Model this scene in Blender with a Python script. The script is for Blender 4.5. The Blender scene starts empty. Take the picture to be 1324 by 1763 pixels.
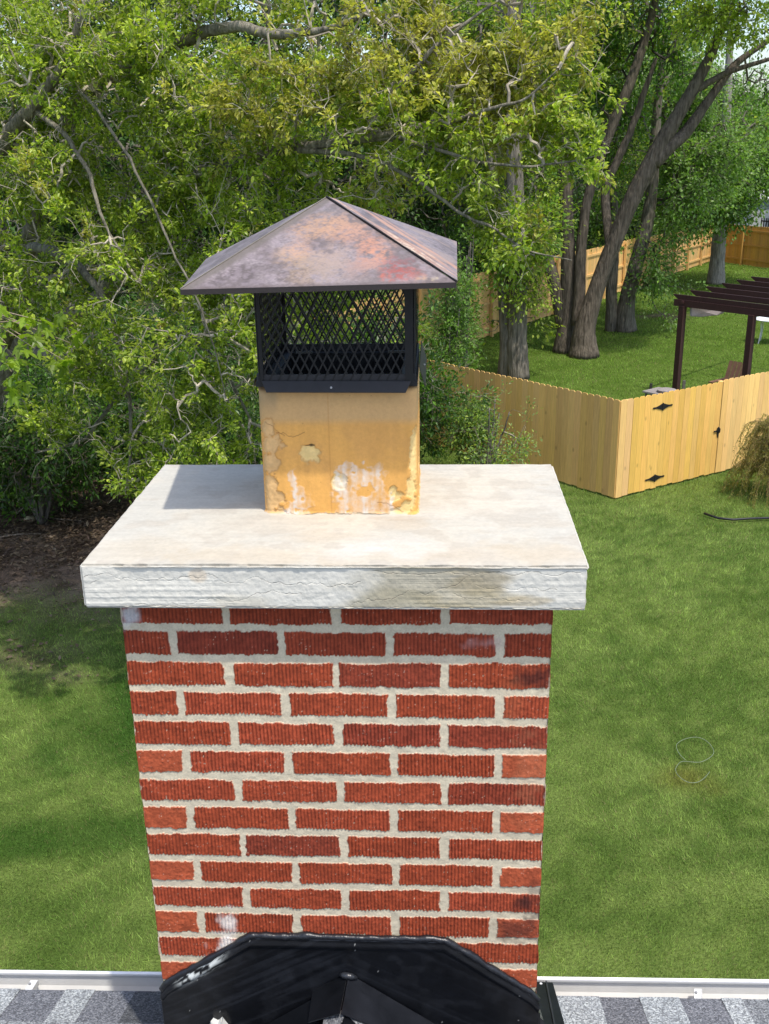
import bpy, math, random
import numpy as np
from mathutils import Matrix, Vector

# ------------------------------------------------------------------ camera, world, sun, exposure
SC = bpy.context.scene
PW, PH, FPX = 1324.0, 1763.0, 1762.2
PITCH, ROLL, YAW = .346, .0171, -.0527
CAM = np.array([.1846, -1.6961, 6.0956])
_c, _s = math.cos(YAW), math.sin(YAW)
_X = np.array([_c, -_s, 0]); _F = np.array([_s, _c, 0]); _Z = np.array([0, 0, 1.])
_fw = math.cos(PITCH)*_F - math.sin(PITCH)*_Z
_dn = -(math.sin(PITCH)*_F + math.cos(PITCH)*_Z)
AX = math.cos(ROLL)*_X + math.sin(ROLL)*_dn
AY = -math.sin(ROLL)*_X + math.cos(ROLL)*_dn
AZ = _fw
cd = bpy.data.cameras.new("camera"); cam = bpy.data.objects.new("camera", cd)
SC.collection.objects.link(cam)
m3 = np.array([AX, -AY, -AZ]).T
M = Matrix([[*m3[i], CAM[i]] for i in range(3)] + [[0, 0, 0, 1]])
cam.matrix_world = M
cd.sensor_fit = 'VERTICAL'; cd.sensor_height = 24.0; cd.lens = FPX/PH*24.0
cd.clip_start = .05; cd.clip_end = 1200
SC.camera = cam

SUN_DIR = np.array([.115, -.165, .465]); SUN_DIR /= np.linalg.norm(SUN_DIR)
EL = math.asin(SUN_DIR[2]); AZM = math.atan2(SUN_DIR[0], SUN_DIR[1])
w = bpy.data.worlds.new("World"); SC.world = w; w.use_nodes = True
nt = w.node_tree; bgn = nt.nodes['Background']
sky = nt.nodes.new('ShaderNodeTexSky'); sky.sky_type = 'NISHITA'; sky.sun_disc = False
sky.sun_elevation = EL; sky.sun_rotation = AZM; sky.dust_density = 2.0; sky.air_density = 1.0
nt.links.new(sky.outputs[0], bgn.inputs[0]); bgn.inputs[1].default_value = .15
sl = bpy.data.lights.new("sun", 'SUN'); sl.energy = 2.25; sl.angle = math.radians(.9); sl.color = (1, .955, .88)
so = bpy.data.objects.new("sun", sl); SC.collection.objects.link(so)
so.rotation_euler = Vector(SUN_DIR).to_track_quat('Z', 'Y').to_euler()
SC.view_settings.view_transform = 'Standard'; SC.view_settings.look = 'None'
SC.view_settings.exposure = .86; SC.view_settings.gamma = 1
SC.render.engine = 'CYCLES'
SC.cycles.max_bounces = 8; SC.cycles.transparent_max_bounces = 8

# ------------------------------------------------------------------ helpers
def ray(u, v): return AX*(u-PW/2)/FPX + AY*(v-PH/2)/FPX + AZ
def PY(u, v, y): d = ray(u, v); return CAM + d*(y-CAM[1])/d[1]
def PZ(u, v, z): d = ray(u, v); return CAM + d*(z-CAM[2])/d[2]
def PL(u, v, p0, n): d = ray(u, v); return CAM + d*(np.dot(np.array(p0)-CAM, n)/np.dot(d, n))

def lin(c):
    c = np.asarray(c, float)/255.
    return np.where(c <= .04045, c/12.92, ((c+.055)/1.055)**2.4)

def _h(ix, iy, iz, seed):
    with np.errstate(over='ignore'):
        n = (ix.astype(np.int64)*374761393 + iy.astype(np.int64)*668265263 + iz.astype(np.int64)*1274126177 + seed*974634777) & 0xffffffff
        n = ((n ^ (n >> 13))*1274126177) & 0xffffffff
        n = ((n ^ (n >> 16))*668265263) & 0xffffffff
        n = n ^ (n >> 15)
    return (n & 0xffffff)/float(0xffffff)
def vn(p, seed=0):
    p = np.asarray(p, float); i = np.floor(p).astype(np.int64); f = p-i; f = f*f*(3-2*f)
    r = 0
    for a in (0, 1):
        for b in (0, 1):
            for c in (0, 1):
                wt = (f[:, 0] if a else 1-f[:, 0])*(f[:, 1] if b else 1-f[:, 1])*(f[:, 2] if c else 1-f[:, 2])
                r = r + wt*_h(i[:, 0]+a, i[:, 1]+b, i[:, 2]+c, seed)
    return r
def fbm(p, sc, seed=0, oct=4, gain=.5):
    p = np.asarray(p, float)*np.asarray(sc, float); r = 0; a = 1.; t = 0
    for o in range(oct):
        r = r + a*vn(p, seed+o*17); t += a; a *= gain; p = p*2.03+7.1
    return r/t
def sst(a, b, x):
    t = np.clip((x-a)/(b-a), 0, 1); return t*t*(3-2*t)
def mixc(c0, c1, t):
    t = np.asarray(t)[:, None]; return c0*(1-t) + np.asarray(c1)*t

def link(o, parent=None):
    SC.collection.objects.link(o)
    if parent is not None: o.parent = parent
    return o
def tag(o, label=None, cat=None, group=None, kind=None):
    if label: o['label'] = label
    if cat: o['category'] = cat
    if group: o['group'] = group
    if kind: o['kind'] = kind
    return o
def empty(name, loc=(0, 0, 0), label=None, cat=None, group=None):
    o = bpy.data.objects.new(name, None); o.empty_display_size = .2; link(o); o.location = Vector([float(q) for q in loc])
    tag(o, label, cat, group); return o
def fast_mesh(name, V, F, mat=None, parent=None, col=None, smooth=False, local=True):
    """V (n,3); F (m,k) index array or list of such arrays of different k; col (n,3)"""
    me = bpy.data.meshes.new(name)
    V = np.ascontiguousarray(V, dtype=np.float32)
    if parent is not None and local:
        V = V - np.array(parent_loc(parent), dtype=np.float32)
    Fs = F if isinstance(F, list) else [F]
    Fs = [np.asarray(f, dtype=np.int32) for f in Fs if len(f)]
    tot = np.concatenate([np.full(len(f), f.shape[1], dtype=np.int32) for f in Fs])
    idx = np.concatenate([f.ravel() for f in Fs])
    st = np.concatenate([[0], np.cumsum(tot)[:-1]]).astype(np.int32)
    me.vertices.add(len(V)); me.vertices.foreach_set('co', V.ravel())
    me.loops.add(len(idx)); me.loops.foreach_set('vertex_index', idx)
    me.polygons.add(len(tot)); me.polygons.foreach_set('loop_start', st); me.polygons.foreach_set('loop_total', tot)
    me.polygons.foreach_set('use_smooth', np.full(len(tot), bool(smooth)))
    if col is not None:
        a = me.color_attributes.new('col', 'FLOAT_COLOR', 'POINT')
        c = np.ones((len(V), 4), dtype=np.float32); c[:, :3] = col; a.data.foreach_set('color', c.ravel())
    me.update(calc_edges=True)
    o = bpy.data.objects.new(name, me)
    if mat is not None: me.materials.append(mat)
    return link(o, parent)
def parent_loc(p):
    l = np.zeros(3)
    while p is not None:
        l = l + np.array(p.location); p = p.parent
    return l

class MB:
    """collects boxes, prisms and tubes into one mesh with per-vertex colours"""
    def __init__(s): s.v = []; s.f4 = []; s.f3 = []; s.c = []; s.n = 0
    def add(s, V, quads=(), tris=(), col=(1, 1, 1)):
        V = np.asarray(V, float); s.v.append(V); c = np.zeros((len(V), 3)); c[:] = col; s.c.append(c)
        for q in quads: s.f4.append([i+s.n for i in q])
        for q in tris: s.f3.append([i+s.n for i in q])
        s.n += len(V)
    def hexa(s, b4, t4, col=(1, 1, 1)):
        s.add(list(b4)+list(t4), [(3, 2, 1, 0), (4, 5, 6, 7), (0, 1, 5, 4), (1, 2, 6, 5), (2, 3, 7, 6), (3, 0, 4, 7)], col=col)
    def box(s, lo, hi, col=(1, 1, 1)):
        (a, b, c), (d, e, f) = lo, hi
        s.hexa([(a, b, c), (d, b, c), (d, e, c), (a, e, c)], [(a, b, f), (d, b, f), (d, e, f), (a, e, f)], col)
    def beam(s, A, B, wx, wz, col=(1, 1, 1), up=(0, 0, 1)):
        A = np.array(A, float); B = np.array(B, float); d = B-A; d /= np.linalg.norm(d)
        up = np.array(up, float)
        if abs(np.dot(d, up)) > .95: up = np.array([0, 1., 0])
        x = np.cross(d, up); x /= np.linalg.norm(x); z = np.cross(x, d)
        q = [(-1, -1), (1, -1), (1, 1), (-1, 1)]
        s.hexa([A+x*wx/2*i+z*wz/2*j for i, j in q], [B+x*wx/2*i+z*wz/2*j for i, j in q], col)
    def prism(s, poly, off, col=(1, 1, 1)):
        poly = [np.array(p, float) for p in poly]; n = len(poly); off = np.array(off, float)
        cen = sum(poly)/n
        V = poly+[p+off for p in poly]+[cen, cen+off]
        s.add(V, [(i, (i+1) % n, n+(i+1) % n, n+i) for i in range(n)],
              [(2*n, (i+1) % n, i) for i in range(n)]+[(2*n+1, n+i, n+(i+1) % n) for i in range(n)], col)
    def tube(s, P, R, k=6, col=(1, 1, 1), cap=True):
        P = np.asarray(P, float); n = len(P); R = np.broadcast_to(R, n)
        T = np.gradient(P, axis=0); T /= np.linalg.norm(T, axis=1)[:, None]+1e-9
        u = np.cross(T[0], (0.31, .2, .93)); u /= np.linalg.norm(u)+1e-9
        V = np.zeros((n, k, 3)); an = np.arange(k)*2*math.pi/k
        for i in range(n):
            u = u-T[i]*np.dot(u, T[i]); u /= np.linalg.norm(u)+1e-9; w_ = np.cross(T[i], u)
            V[i] = P[i]+R[i]*(np.cos(an)[:, None]*u+np.sin(an)[:, None]*w_)
        q = [(i*k+j, i*k+(j+1) % k, (i+1)*k+(j+1) % k, (i+1)*k+j) for i in range(n-1) for j in range(k)]
        VV = V.reshape(-1, 3); tr = []
        if cap:
            VV = np.vstack([VV, P[0], P[-1]])
            tr = [(n*k, (j+1) % k, j) for j in range(k)]+[(n*k+1, (n-1)*k+j, (n-1)*k+(j+1) % k) for j in range(k)]
        s.add(VV, q, tr, col)
    def build(s, name, mat, parent=None, smooth=False):
        F = []
        if s.f4: F.append(np.array(s.f4))
        if s.f3: F.append(np.array(s.f3))
        return fast_mesh(name, np.vstack(s.v), F, mat, parent, np.vstack(s.c), smooth)

def bevel(o, wd, seg=2):
    m = o.modifiers.new('b', 'BEVEL'); m.width = wd; m.segments = seg; m.limit_method = 'ANGLE'; m.angle_limit = math.radians(35); return o

# ------------------------------------------------------------------ materials
def nmat(name):
    m = bpy.data.materials.new(name); m.use_nodes = True; t = m.node_tree
    return m, t, t.nodes['Principled BSDF']
def N(t, kind, **kw):
    n = t.nodes.new(kind)
    for k, v in kw.items():
        if hasattr(n, k): setattr(n, k, v)
        else: n.inputs[k].default_value = v
    return n
def mat_col(name, rough=.8, spec=.3, nscale=40., namp=.3, bump=.3, bscale=None, metal=0., bdist=.002, stretch=None, coat=0.):
    """base colour = attribute 'col' varied by fine object-space noise; noise bump"""
    m, t, b = nmat(name); L = t.links.new
    at = N(t, 'ShaderNodeAttribute', attribute_name='col'); tc = N(t, 'ShaderNodeTexCoord')
    src = tc.outputs['Object']
    if stretch:
        mp = N(t, 'ShaderNodeMapping'); mp.inputs['Scale'].default_value = stretch; L(src, mp.inputs[0]); src = mp.outputs[0]
    no = N(t, 'ShaderNodeTexNoise'); no.inputs['Scale'].default_value = nscale; no.inputs['Detail'].default_value = 5; no.inputs['Roughness'].default_value = .65
    L(src, no.inputs['Vector'])
    mr = N(t, 'ShaderNodeMapRange'); mr.inputs[1].default_value = .25; mr.inputs[2].default_value = .75; mr.inputs[3].default_value = 1-namp; mr.inputs[4].default_value = 1+namp
    L(no.outputs[0], mr.inputs[0])
    mx = N(t, 'ShaderNodeVectorMath', operation='SCALE'); L(at.outputs['Color'], mx.inputs[0]); L(mr.outputs[0], mx.inputs['Scale'])
    L(mx.outputs[0], b.inputs['Base Color'])
    b.inputs['Roughness'].default_value = rough; b.inputs['Specular IOR Level'].default_value = spec; b.inputs['Metallic'].default_value = metal
    if coat: b.inputs['Coat Weight'].default_value = coat
    if bump:
        n2 = N(t, 'ShaderNodeTexNoise'); n2.inputs['Scale'].default_value = bscale or nscale*1.7; n2.inputs['Detail'].default_value = 4; L(src, n2.inputs['Vector'])
        bp = N(t, 'ShaderNodeBump'); bp.inputs['Strength'].default_value = bump; bp.inputs['Distance'].default_value = bdist
        L(n2.outputs[0], bp.inputs['Height']); L(bp.outputs[0], b.inputs['Normal'])
    return m
def mat_leaf(name, trans=.45, rough=.42, spec=.35):
    m, t, b = nmat(name); L = t.links.new
    at = N(t, 'ShaderNodeAttribute', attribute_name='col')
    L(at.outputs['Color'], b.inputs['Base Color']); b.inputs['Roughness'].default_value = rough; b.inputs['Specular IOR Level'].default_value = spec
    tr = N(t, 'ShaderNodeBsdfTranslucent'); hs = N(t, 'ShaderNodeVectorMath', operation='MULTIPLY'); hs.inputs[1].default_value = (1.25, 1.3, .6)
    L(at.outputs['Color'], hs.inputs[0]); L(hs.outputs[0], tr.inputs[0])
    mx = N(t, 'ShaderNodeMixShader'); mx.inputs[0].default_value = trans
    L(b.outputs[0], mx.inputs[1]); L(tr.outputs[0], mx.inputs[2]); L(mx.outputs[0], t.nodes['Material Output'].inputs[0])
    return m

M_BRICK = mat_col('brick', .88, .2, 260, .16, .35, 420, bdist=.001)
M_CONC = mat_col('concrete', .9, .2, 120, .07, .35, 260, bdist=.0012)
M_FLUE = mat_col('terracotta', .85, .25, 150, .08, .3, 300, bdist=.001)
M_CAP = mat_col('patina_metal', .55, .5, 240, .12, .15, 200, metal=.25, bdist=.0008)
M_BLACK = mat_col('black_painted_metal', .5, .35, 60, .25, .1, 90, bdist=.001)
M_FLASH = mat_col('black_flashing', .3, .4, 14, .5, .25, 9, bdist=.004)
M_SEAL = mat_col('sealant', .35, .5, 90, .3, .6, 70, bdist=.004)
M_GUT = mat_col('white_aluminium', .45, .4, 18, .07, .1, 30)
M_WOOD = mat_col('pine_boards', .75, .25, 9, .17, .3, 14, stretch=(5, 5, .35), bdist=.003)
def add_knots(m):
    t = m.node_tree; L = t.links.new; b = t.nodes['Principled BSDF']; src = b.inputs['Base Color'].links[0].from_socket
    tc = N(t, 'ShaderNodeTexCoord'); mp = N(t, 'ShaderNodeMapping'); mp.inputs['Scale'].default_value = (1, 1, .55); L(tc.outputs['Object'], mp.inputs[0])
    v = N(t, 'ShaderNodeTexVoronoi'); v.inputs['Scale'].default_value = 3.6; L(mp.outputs[0], v.inputs['Vector'])
    r = N(t, 'ShaderNodeMapRange'); r.inputs[1].default_value = .04; r.inputs[2].default_value = .11; r.inputs[3].default_value = .7; r.inputs[4].default_value = 1.
    L(v.outputs['Distance'], r.inputs[0]); s_ = N(t, 'ShaderNodeVectorMath', operation='SCALE'); L(src, s_.inputs[0]); L(r.outputs[0], s_.inputs['Scale']); L(s_.outputs[0], b.inputs['Base Color'])
add_knots(M_WOOD)
M_DKWOOD = mat_col('stained_wood', .6, .35, 12, .2, .2, 20)
M_BARK = mat_col('bark', .95, .1, 7, .75, 1., 8, stretch=(2.4, 2.4, .35), bdist=.06)
M_TWIG = mat_col('twig_bark', .9, .2, 30, .3, .4, 40)
M_LEAF = mat_leaf('leaf', .5, .4, .45); M_LEAFD = mat_leaf('leaf_dark', .3, .5, .3)
M_GRASS = mat_leaf('grass_blade', .3, .6, .2)
M_STONE = mat_col('stone', .9, .2, 25, .3, .5, 30)
M_PLAS = mat_col('rubber', .5, .4, 30, .2, .1)
M_CLOTH = mat_col('canvas', .9, .1, 40, .15, .3)
M_SIDING = mat_col('siding', .7, .3, 10, .05, .1)

def mat_shingle():
    m, t, b = nmat('asphalt_shingle'); L = t.links.new
    at = N(t, 'ShaderNodeAttribute', attribute_name='col'); tc = N(t, 'ShaderNodeTexCoord')
    vo = N(t, 'ShaderNodeTexVoronoi'); vo.inputs['Scale'].default_value = 300; L(tc.outputs['Object'], vo.inputs['Vector'])
    sp = N(t, 'ShaderNodeSeparateColor'); L(vo.outputs['Color'], sp.inputs[0])
    cr = N(t, 'ShaderNodeValToRGB'); e = cr.color_ramp.elements
    e[0].position = 0; e[0].color = (.35, .35, .36, 1); e[1].position = 1; e[1].color = (1.75, 1.75, 1.72, 1)
    a = e.new(.55); a.color = (.85, .86, .9, 1); a = e.new(.82); a.color = (1.2, 1.2, 1.2, 1)
    L(sp.outputs[0], cr.inputs[0])
    mx = N(t, 'ShaderNodeVectorMath', operation='MULTIPLY'); L(at.outputs['Color'], mx.inputs[0]); L(cr.outputs[0], mx.inputs[1])
    L(mx.outputs[0], b.inputs['Base Color']); b.inputs['Roughness'].default_value = .95
    bp = N(t, 'ShaderNodeBump'); bp.inputs['Strength'].default_value = .6; bp.inputs['Distance'].default_value = .0015
    L(vo.outputs['Distance'], bp.inputs['Height']); L(bp.outputs[0], b.inputs['Normal'])
    return m
M_SHIN = mat_shingle()

# ------------------------------------------------------------------ ground
def ground_z(x, y):
    # level lawn, with a low bank under the bushes on the left
    return .0*x
def dirt_mask(x, y):
    p = np.stack([x, y, x*0], 1)
    n = fbm(p, .9, 5, 4)-.5; n2 = fbm(p, .33, 9, 3)-.5
    # bare shaded earth under the big tree, at the left
    d1 = sst(-.7, .7, (-(x+3.15)*.95+(y-10.2)*.55)+n*2.6+n2*1.5)*sst(9.6, 10.9, y+n*2.4)*sst(-.9, .2, 20-y)*sst(-.2, -1.6, x)
    d1 = d1*(.6+.4*sst(10.6, 12., y+n*2)); d1 = np.maximum(d1, .7*sst(.9, -.5, np.hypot((x+5.0)/.95, (y-9.7)/.6)-.4+n*1.6))
    d1 = np.maximum(d1, .5*sst(.9, -.4, np.hypot((x+4.35)/.5, (y-9.25)/.3)-.4+n*1.6))
    d2 = sst(.8, -.2, np.hypot((x-8.1)/1.5, (y-36.2)/.9)-.4+n*1.4)*.75      # bare patch in the far yard
    return np.clip(np.maximum(d1, d2), 0, 1)
def grass_tone(x, y):
    """darker and thin patches of the lawn: multiplier rgb"""
    p = np.stack([x, y, x*0], 1)
    a = fbm(p, .55, 31, 4)-.5; b = fbm(p, 2.3, 47, 3)-.5
    col = np.zeros((len(x), 3)); col[:] = (.140, .225, .044)
    c5 = fbm(p, 8., 49, 3)-.5
    col = mixc(col, (.26, .355, .085), np.clip(.52+a*1.1+b*1.5+c5*2.2, 0, 1))
    yel = sst(.9, -.2, np.hypot((x-2.72)/.42, (y-7.25)/.33)-.3+b*1.2)      # yellowish worn patch
    col = mixc(col, (.21, .20, .038), yel*.75)
    dark_grass = sst(1.0, -.2, np.hypot((x+3.4)/.95, (y-8.7)/1.5)-.3+b*1.1+a)   # darker green patch beside the chimney
    dark_grass = np.maximum(dark_grass, .75*sst(1., -.2, np.hypot((x+3.2)/1.5, (y-6.2)/.45)-.2+b*1.1+a))
    col = mixc(col, (.05, .135, .018), dark_grass*.92)
    far = sst(16, 26, y)
    col = mixc(col, (.15, .26, .03), far*.6)
    return col
gx = np.concatenate([[-400, -150, -60, -30, -20], np.arange(-14, 24, .16), [26, 30, 40, 60, 150, 400]])
gy = np.concatenate([[-100, -20, -5], np.arange(0, 58, .16), [62, 70, 90, 150, 400, 900]])
GX, GY = np.meshgrid(gx, gy); gxx = GX.ravel(); gyy = GY.ravel()
dm = dirt_mask(gxx, gyy); gp = np.stack([gxx, gyy, gxx*0], 1)
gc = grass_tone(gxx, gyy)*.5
n1 = fbm(gp, 3., 71, 4)
gc = mixc(gc, mixc(np.tile([.075, .052, .036], (len(gxx), 1)), (.17, .125, .09), np.clip((n1-.35)*3, 0, 1)), dm)
gz = (n1-.5)*.05*dm
nx, ny = len(gx), len(gy)
I = (np.arange(ny-1)[:, None]*nx+np.arange(nx-1)[None]).ravel()
GF = np.stack([I, I+1, I+nx+1, I+nx], 1)
M_GROUND = mat_col('lawn_ground', 1., .05, 35, .45, .9, 45, bdist=.04)
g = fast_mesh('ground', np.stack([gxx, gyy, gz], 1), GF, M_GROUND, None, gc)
tag(g, kind='structure')

def in_view(x, y, mu=60, mv=60):
    q = np.stack([x, y, x*0], 1)-CAM
    zz = q@AZ; u = PW/2+FPX*(q@AX)/zz; v = PH/2+FPX*(q@AY)/zz
    return (zz > 0) & (u > -mu) & (u < PW+mu) & (v < PH+mv) & (v > -50)
def make_grass():
    rng = np.random.default_rng(3); parts = []
    for (x0, x1, y0, y1, dens, hh, ww) in ((-6, 5, 2.2, 8, 5200, .045, .0045), (-8, 9, 8, 13, 3600, .05, .006), (-9, 12, 13, 20, 1900, .055, .008),
                                           (-6, 16, 20, 36, 420, .06, .016), (0, 24, 36, 56, 170, .065, .03)):
        n = int((x1-x0)*(y1-y0)*dens); x = rng.uniform(x0, x1, n); y = rng.uniform(y0, y1, n)
        # a metre or more of margin beyond the frame, none behind the chimney
        k = in_view(x, y, 260, 260); x, y = x[k], y[k]
        keep = rng.random(len(x)) > dirt_mask(x, y)*1.02
        x, y = x[keep], y[keep]
        parts.append((x, y, np.full(len(x), hh), np.full(len(x), ww)))
    x, y, hh, ww = [np.concatenate(a) for a in zip(*parts)]
    n = len(x); p = np.stack([x, y, x*0], 1)
    wav = fbm(p, (1.4, 1.4, 1), 91, 3)
    hh = hh*rng.uniform(.55, 1.3, n)*(.7+.4*wav)*(.45+1.1*fbm(p, 27., 93, 3))
    az = rng.uniform(0, 2*np.pi, n); ln = rng.uniform(.25, 1.1, n)
    # blades comb over in drifts
    drift = fbm(p, .8, 14, 2)*9
    dx = np.cos(az)+.4*np.cos(drift); dy = np.sin(az)+.4*np.sin(drift)
    a2 = rng.uniform(0, np.pi, n); wx = np.cos(a2)*ww/2; wy = np.sin(a2)*ww/2
    V = np.zeros((n, 3, 3))
    V[:, 0] = np.stack([x-wx, y-wy, x*0], 1); V[:, 1] = np.stack([x+wx, y+wy, x*0], 1)
    V[:, 2] = np.stack([x+dx*ln*hh*.7, y+dy*ln*hh*.7, hh/np.sqrt(1+ln*ln*.6)], 1)
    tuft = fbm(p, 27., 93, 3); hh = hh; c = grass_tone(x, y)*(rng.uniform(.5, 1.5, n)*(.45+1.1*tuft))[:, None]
    dry = rng.random(n) < .07; c[dry] = np.array([.30, .26, .12])*rng.uniform(.6, 1.1, dry.sum())[:, None]
    c = np.repeat(c, 3, axis=0)
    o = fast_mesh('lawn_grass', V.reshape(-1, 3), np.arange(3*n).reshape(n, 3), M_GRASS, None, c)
    tag(o, 'short mown green grass covering both lawns', 'grass', kind='stuff')
    return n
print('grass', make_grass())

# ------------------------------------------------------------------ house: roof, gutters, flashing, cricket
RS = .325                                           # roof slope
def ye(x): return .327+.014*x                       # eave line
ZE = 4.05
def rz(x, y): return ZE+RS*(ye(x)-y)
house = empty('house', (0, -4, 0), 'house roof of mixed grey shingles with white eave gutters below the chimney', 'house')
def build_roof():
    rnd = random.Random(5); mb = MB()
    X0, X1, Y1 = -6., 6.5, -4.2
    nrm = np.array([0, RS, 1.]); nrm /= np.linalg.norm(nrm)
    # deck (butted around the stack so that nothing lies coplanar)
    for xa, xb, ya in ((X0, -.40, None), (-.40, .40, -.02), (.40, X1, None)):
        q = [(xa, ye(xa) if ya is None else ya), (xb, ye(xb) if ya is None else ya), (xb, Y1), (xa, Y1)]
        mb.hexa([(x, y, rz(x, y)-.03) for x, y in q][::-1], [(x, y, rz(x, y)-.004) for x, y in q][::-1], (.06, .06, .065))
    # far slope
    zr = rz(0, Y1)
    mb.hexa([(X0, Y1, zr-.03), (X1, Y1, zr-.03), (X1, -9, ZE), (X0, -9, ZE)], [(X0, Y1, zr), (X1, Y1, zr), (X1, -9, ZE+.03), (X0, -9, ZE+.03)], (.10, .10, .11))
    tones = [(.30, .315, .31), (.15, .152, .16), (.21, .215, .215), (.315, .325, .315), (.17, .172, .18), (.085, .087, .09), (.24, .248, .245)]
    exp = .142; rows = 29
    bnd = {-1: [(-.985, 3), (-.955, 2), (-.862, 0), (-.735, 1), (-.64, 3), (-.60, 0), (-.555, 6), (-.515, 5)],
           1: [(.545, 0), (.63, 4), (.72, 3), (.835, 1), (.93, 0), (.975, 2), (1.01, 6), (1.12, 1)]}
    for r in range(rows):
        off = 0
        for side in ((X0, -.402), (.402, X1), (-.402, .402)):
            x = side[0]; k = 0
            cuts = [x]
            if r == 0 and side[1] == -.402:
                pts = list(np.arange(X0, -1.1, .17)); tn = [rnd.randrange(7) for _ in pts]
                pts += [-1.06, -.965, -.885, -.765, -.69, -.585]; tn += [1, 3, 1, 3, 1, 5]
            elif r == 0 and side[0] == .402:
                pts = [.402, .60, .70, .80, .905, .955, 1.02]; tn = [0, 1, 0, 1, 3, 2, 0]
                ex = list(np.arange(1.13, X1, .17)); pts += ex; tn += [rnd.randrange(7) for _ in ex]
            else:
                pts = [x]; tn = [rnd.randrange(7)]
                while pts[-1] < side[1]-.05:
                    pts.append(pts[-1]+rnd.uniform(.08, .2)); tn.append(rnd.randrange(7))
            for a, b_, tt in zip(pts, pts[1:]+[side[1]], tn):
                b_ = min(b_, side[1])
                if b_-a < .01: continue
                yb0 = -exp*.95*r; yb1 = yb0-exp*.95-.02
                f = lambda x, d, h: np.array([x, ye(x)+d, rz(x, ye(x)+d)+h])
                if side[0] == -.402 and r < 3: continue
                hb = .006+.003*(tt in (0, 3, 6)); h0 = .002
                mb.hexa([f(a, yb1, -.002), f(b_, yb1, -.002), f(b_, yb0+.012*(r == 0), -.001), f(a, yb0+.012*(r == 0), -.001)],
                        [f(a, yb1, h0), f(b_, yb1, h0), f(b_, yb0+.012*(r == 0), hb), f(a, yb0+.012*(r == 0), hb)], np.array(tones[tt])*rnd.uniform(.9, 1.1))
    return mb.build('roof', M_SHIN, house)
build_roof()
def build_house():
    wl = MB()
    white = (.6, .6, .58)
    for xa, xb in ((-5.6, -.402), (.402, 6.1)):
        wl.box((xa, -.15, 0), (xb, .0, 3.98), white)
    wl.box((-.402, -.15, 0), (.402, -.01, 3.98), white)
    wl.box((-5.6, -8.6, 0), (-5.45, -.15, 3.98), white); wl.box((5.95, -8.6, 0), (6.1, -.15, 3.98), white); wl.box((-5.45, -8.6, 0), (5.95, -8.45, 3.98), white)
    # gable triangles
    for x in (-5.6, 5.95):
        wl.prism([(x, -8.6, 3.98), (x, 0, 3.98), (x, -4.2, rz(x, -4.2)-.06)], (.15, 0, 0), white)
    wl.build('wall', M_SIDING, house)
    for xa, xb in ((-6, -.402), (.402, 6.5)):
        fb = MB(); f = lambda x, d, z: (x, ye(x)+d, z)
        fb.hexa([f(xa, -.034, 3.86), f(xb, -.034, 3.86), f(xb, -.016, 3.86), f(xa, -.016, 3.86)],
                [f(xa, -.034, 4.03), f(xb, -.034, 4.03), f(xb, -.016, 4.03), f(xa, -.016, 4.03)], (.75, .75, .74))
        fb.hexa([f(xa, -.32, 3.985), f(xb, -.32, 3.985), f(xb, -.036, 3.93), f(xa, -.036, 3.93)],
                [f(xa, -.32, 3.995), f(xb, -.32, 3.995), f(xb, -.036, 3.94), f(xa, -.036, 3.94)], (.7, .7, .7))
        fb.build('fascia', M_GUT, house)
        # gutter trough: profile swept along x (d from the eave line, z)
        gt = MB(); prof = [(-.014, 4.015), (-.014, 3.93), (.035, 3.925), (.070, 3.945), (.092, 3.99), (.0945, 4.036), (.090, 4.040), (.084, 4.037), (.084, 4.027), (.089, 4.026), (.0895, 4.02), (.0885, 3.992), (.066, 3.951), (.034, 3.931), (-.008, 3.936), (-.008, 4.015)]
        n = len(prof); c0 = (.66, .65, .62)
        cols = [(.6, .59, .57)]*5+[(.88, .88, .87)]*3+[(.3, .3, .3)]*2+[c0]*6  # hem points darkened to paint the shadow line under the lip
        xs = [xa, xb]; V = [f(x, p[0], p[1]) for x in xs for p in prof]
        mb = MB(); q = [(i, (i+1) % n, n+(i+1) % n, n+i) for i in range(n)]
        mb.add(V, q); mb.c[-1][:] = cols+cols
        # end cap against the stack
        xe = xb if xa < 0 else xa; sgn = -1 if xa < 0 else 1
        ec = [f(xe, p[0], p[1]) for p in prof[:8]]
        mb.prism(ec, (sgn*.003, 0, 0), (.75, .75, .74))
        gu = mb.build('gutter', M_GUT, house)
        for xk in ((-.895, -1.75, -2.6, -3.5, -4.4) if xa < 0 else (.845, 1.7, 2.6, 3.5, 4.5)):
            k = MB(); lean = .012
            k.hexa([f(xk-.008, -.012, 4.008), f(xk+.010, -.012, 4.008), f(xk+.010+lean*1.5, .072, 4.020), f(xk-.008+lean*1.5, .072, 4.020)],
                   [f(xk-.008, -.012, 4.011), f(xk+.010, -.012, 4.011), f(xk+.010+lean*1.5, .072, 4.024), f(xk-.008+lean*1.5, .072, 4.024)], (.68, .68, .66))
            k.hexa([f(xk+.0105, -.012, 3.996), f(xk+.012, -.012, 3.996), f(xk+.012+lean*1.5, .072, 4.008), f(xk+.0105+lean*1.5, .072, 4.008)],
                   [f(xk+.0105, -.012, 4.012), f(xk+.012, -.012, 4.012), f(xk+.012+lean*1.5, .072, 4.025), f(xk+.0105+lean*1.5, .072, 4.025)], (.45, .45, .44))
            s = k; c = np.array(f(xk+.012, .060, 4.0225)); s.tube([c, c+[0, 0, .003]], [.004, .0035], 8, (.25, .25, .25)); k.build('hanger', M_GUT, gu)
build_house()

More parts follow.
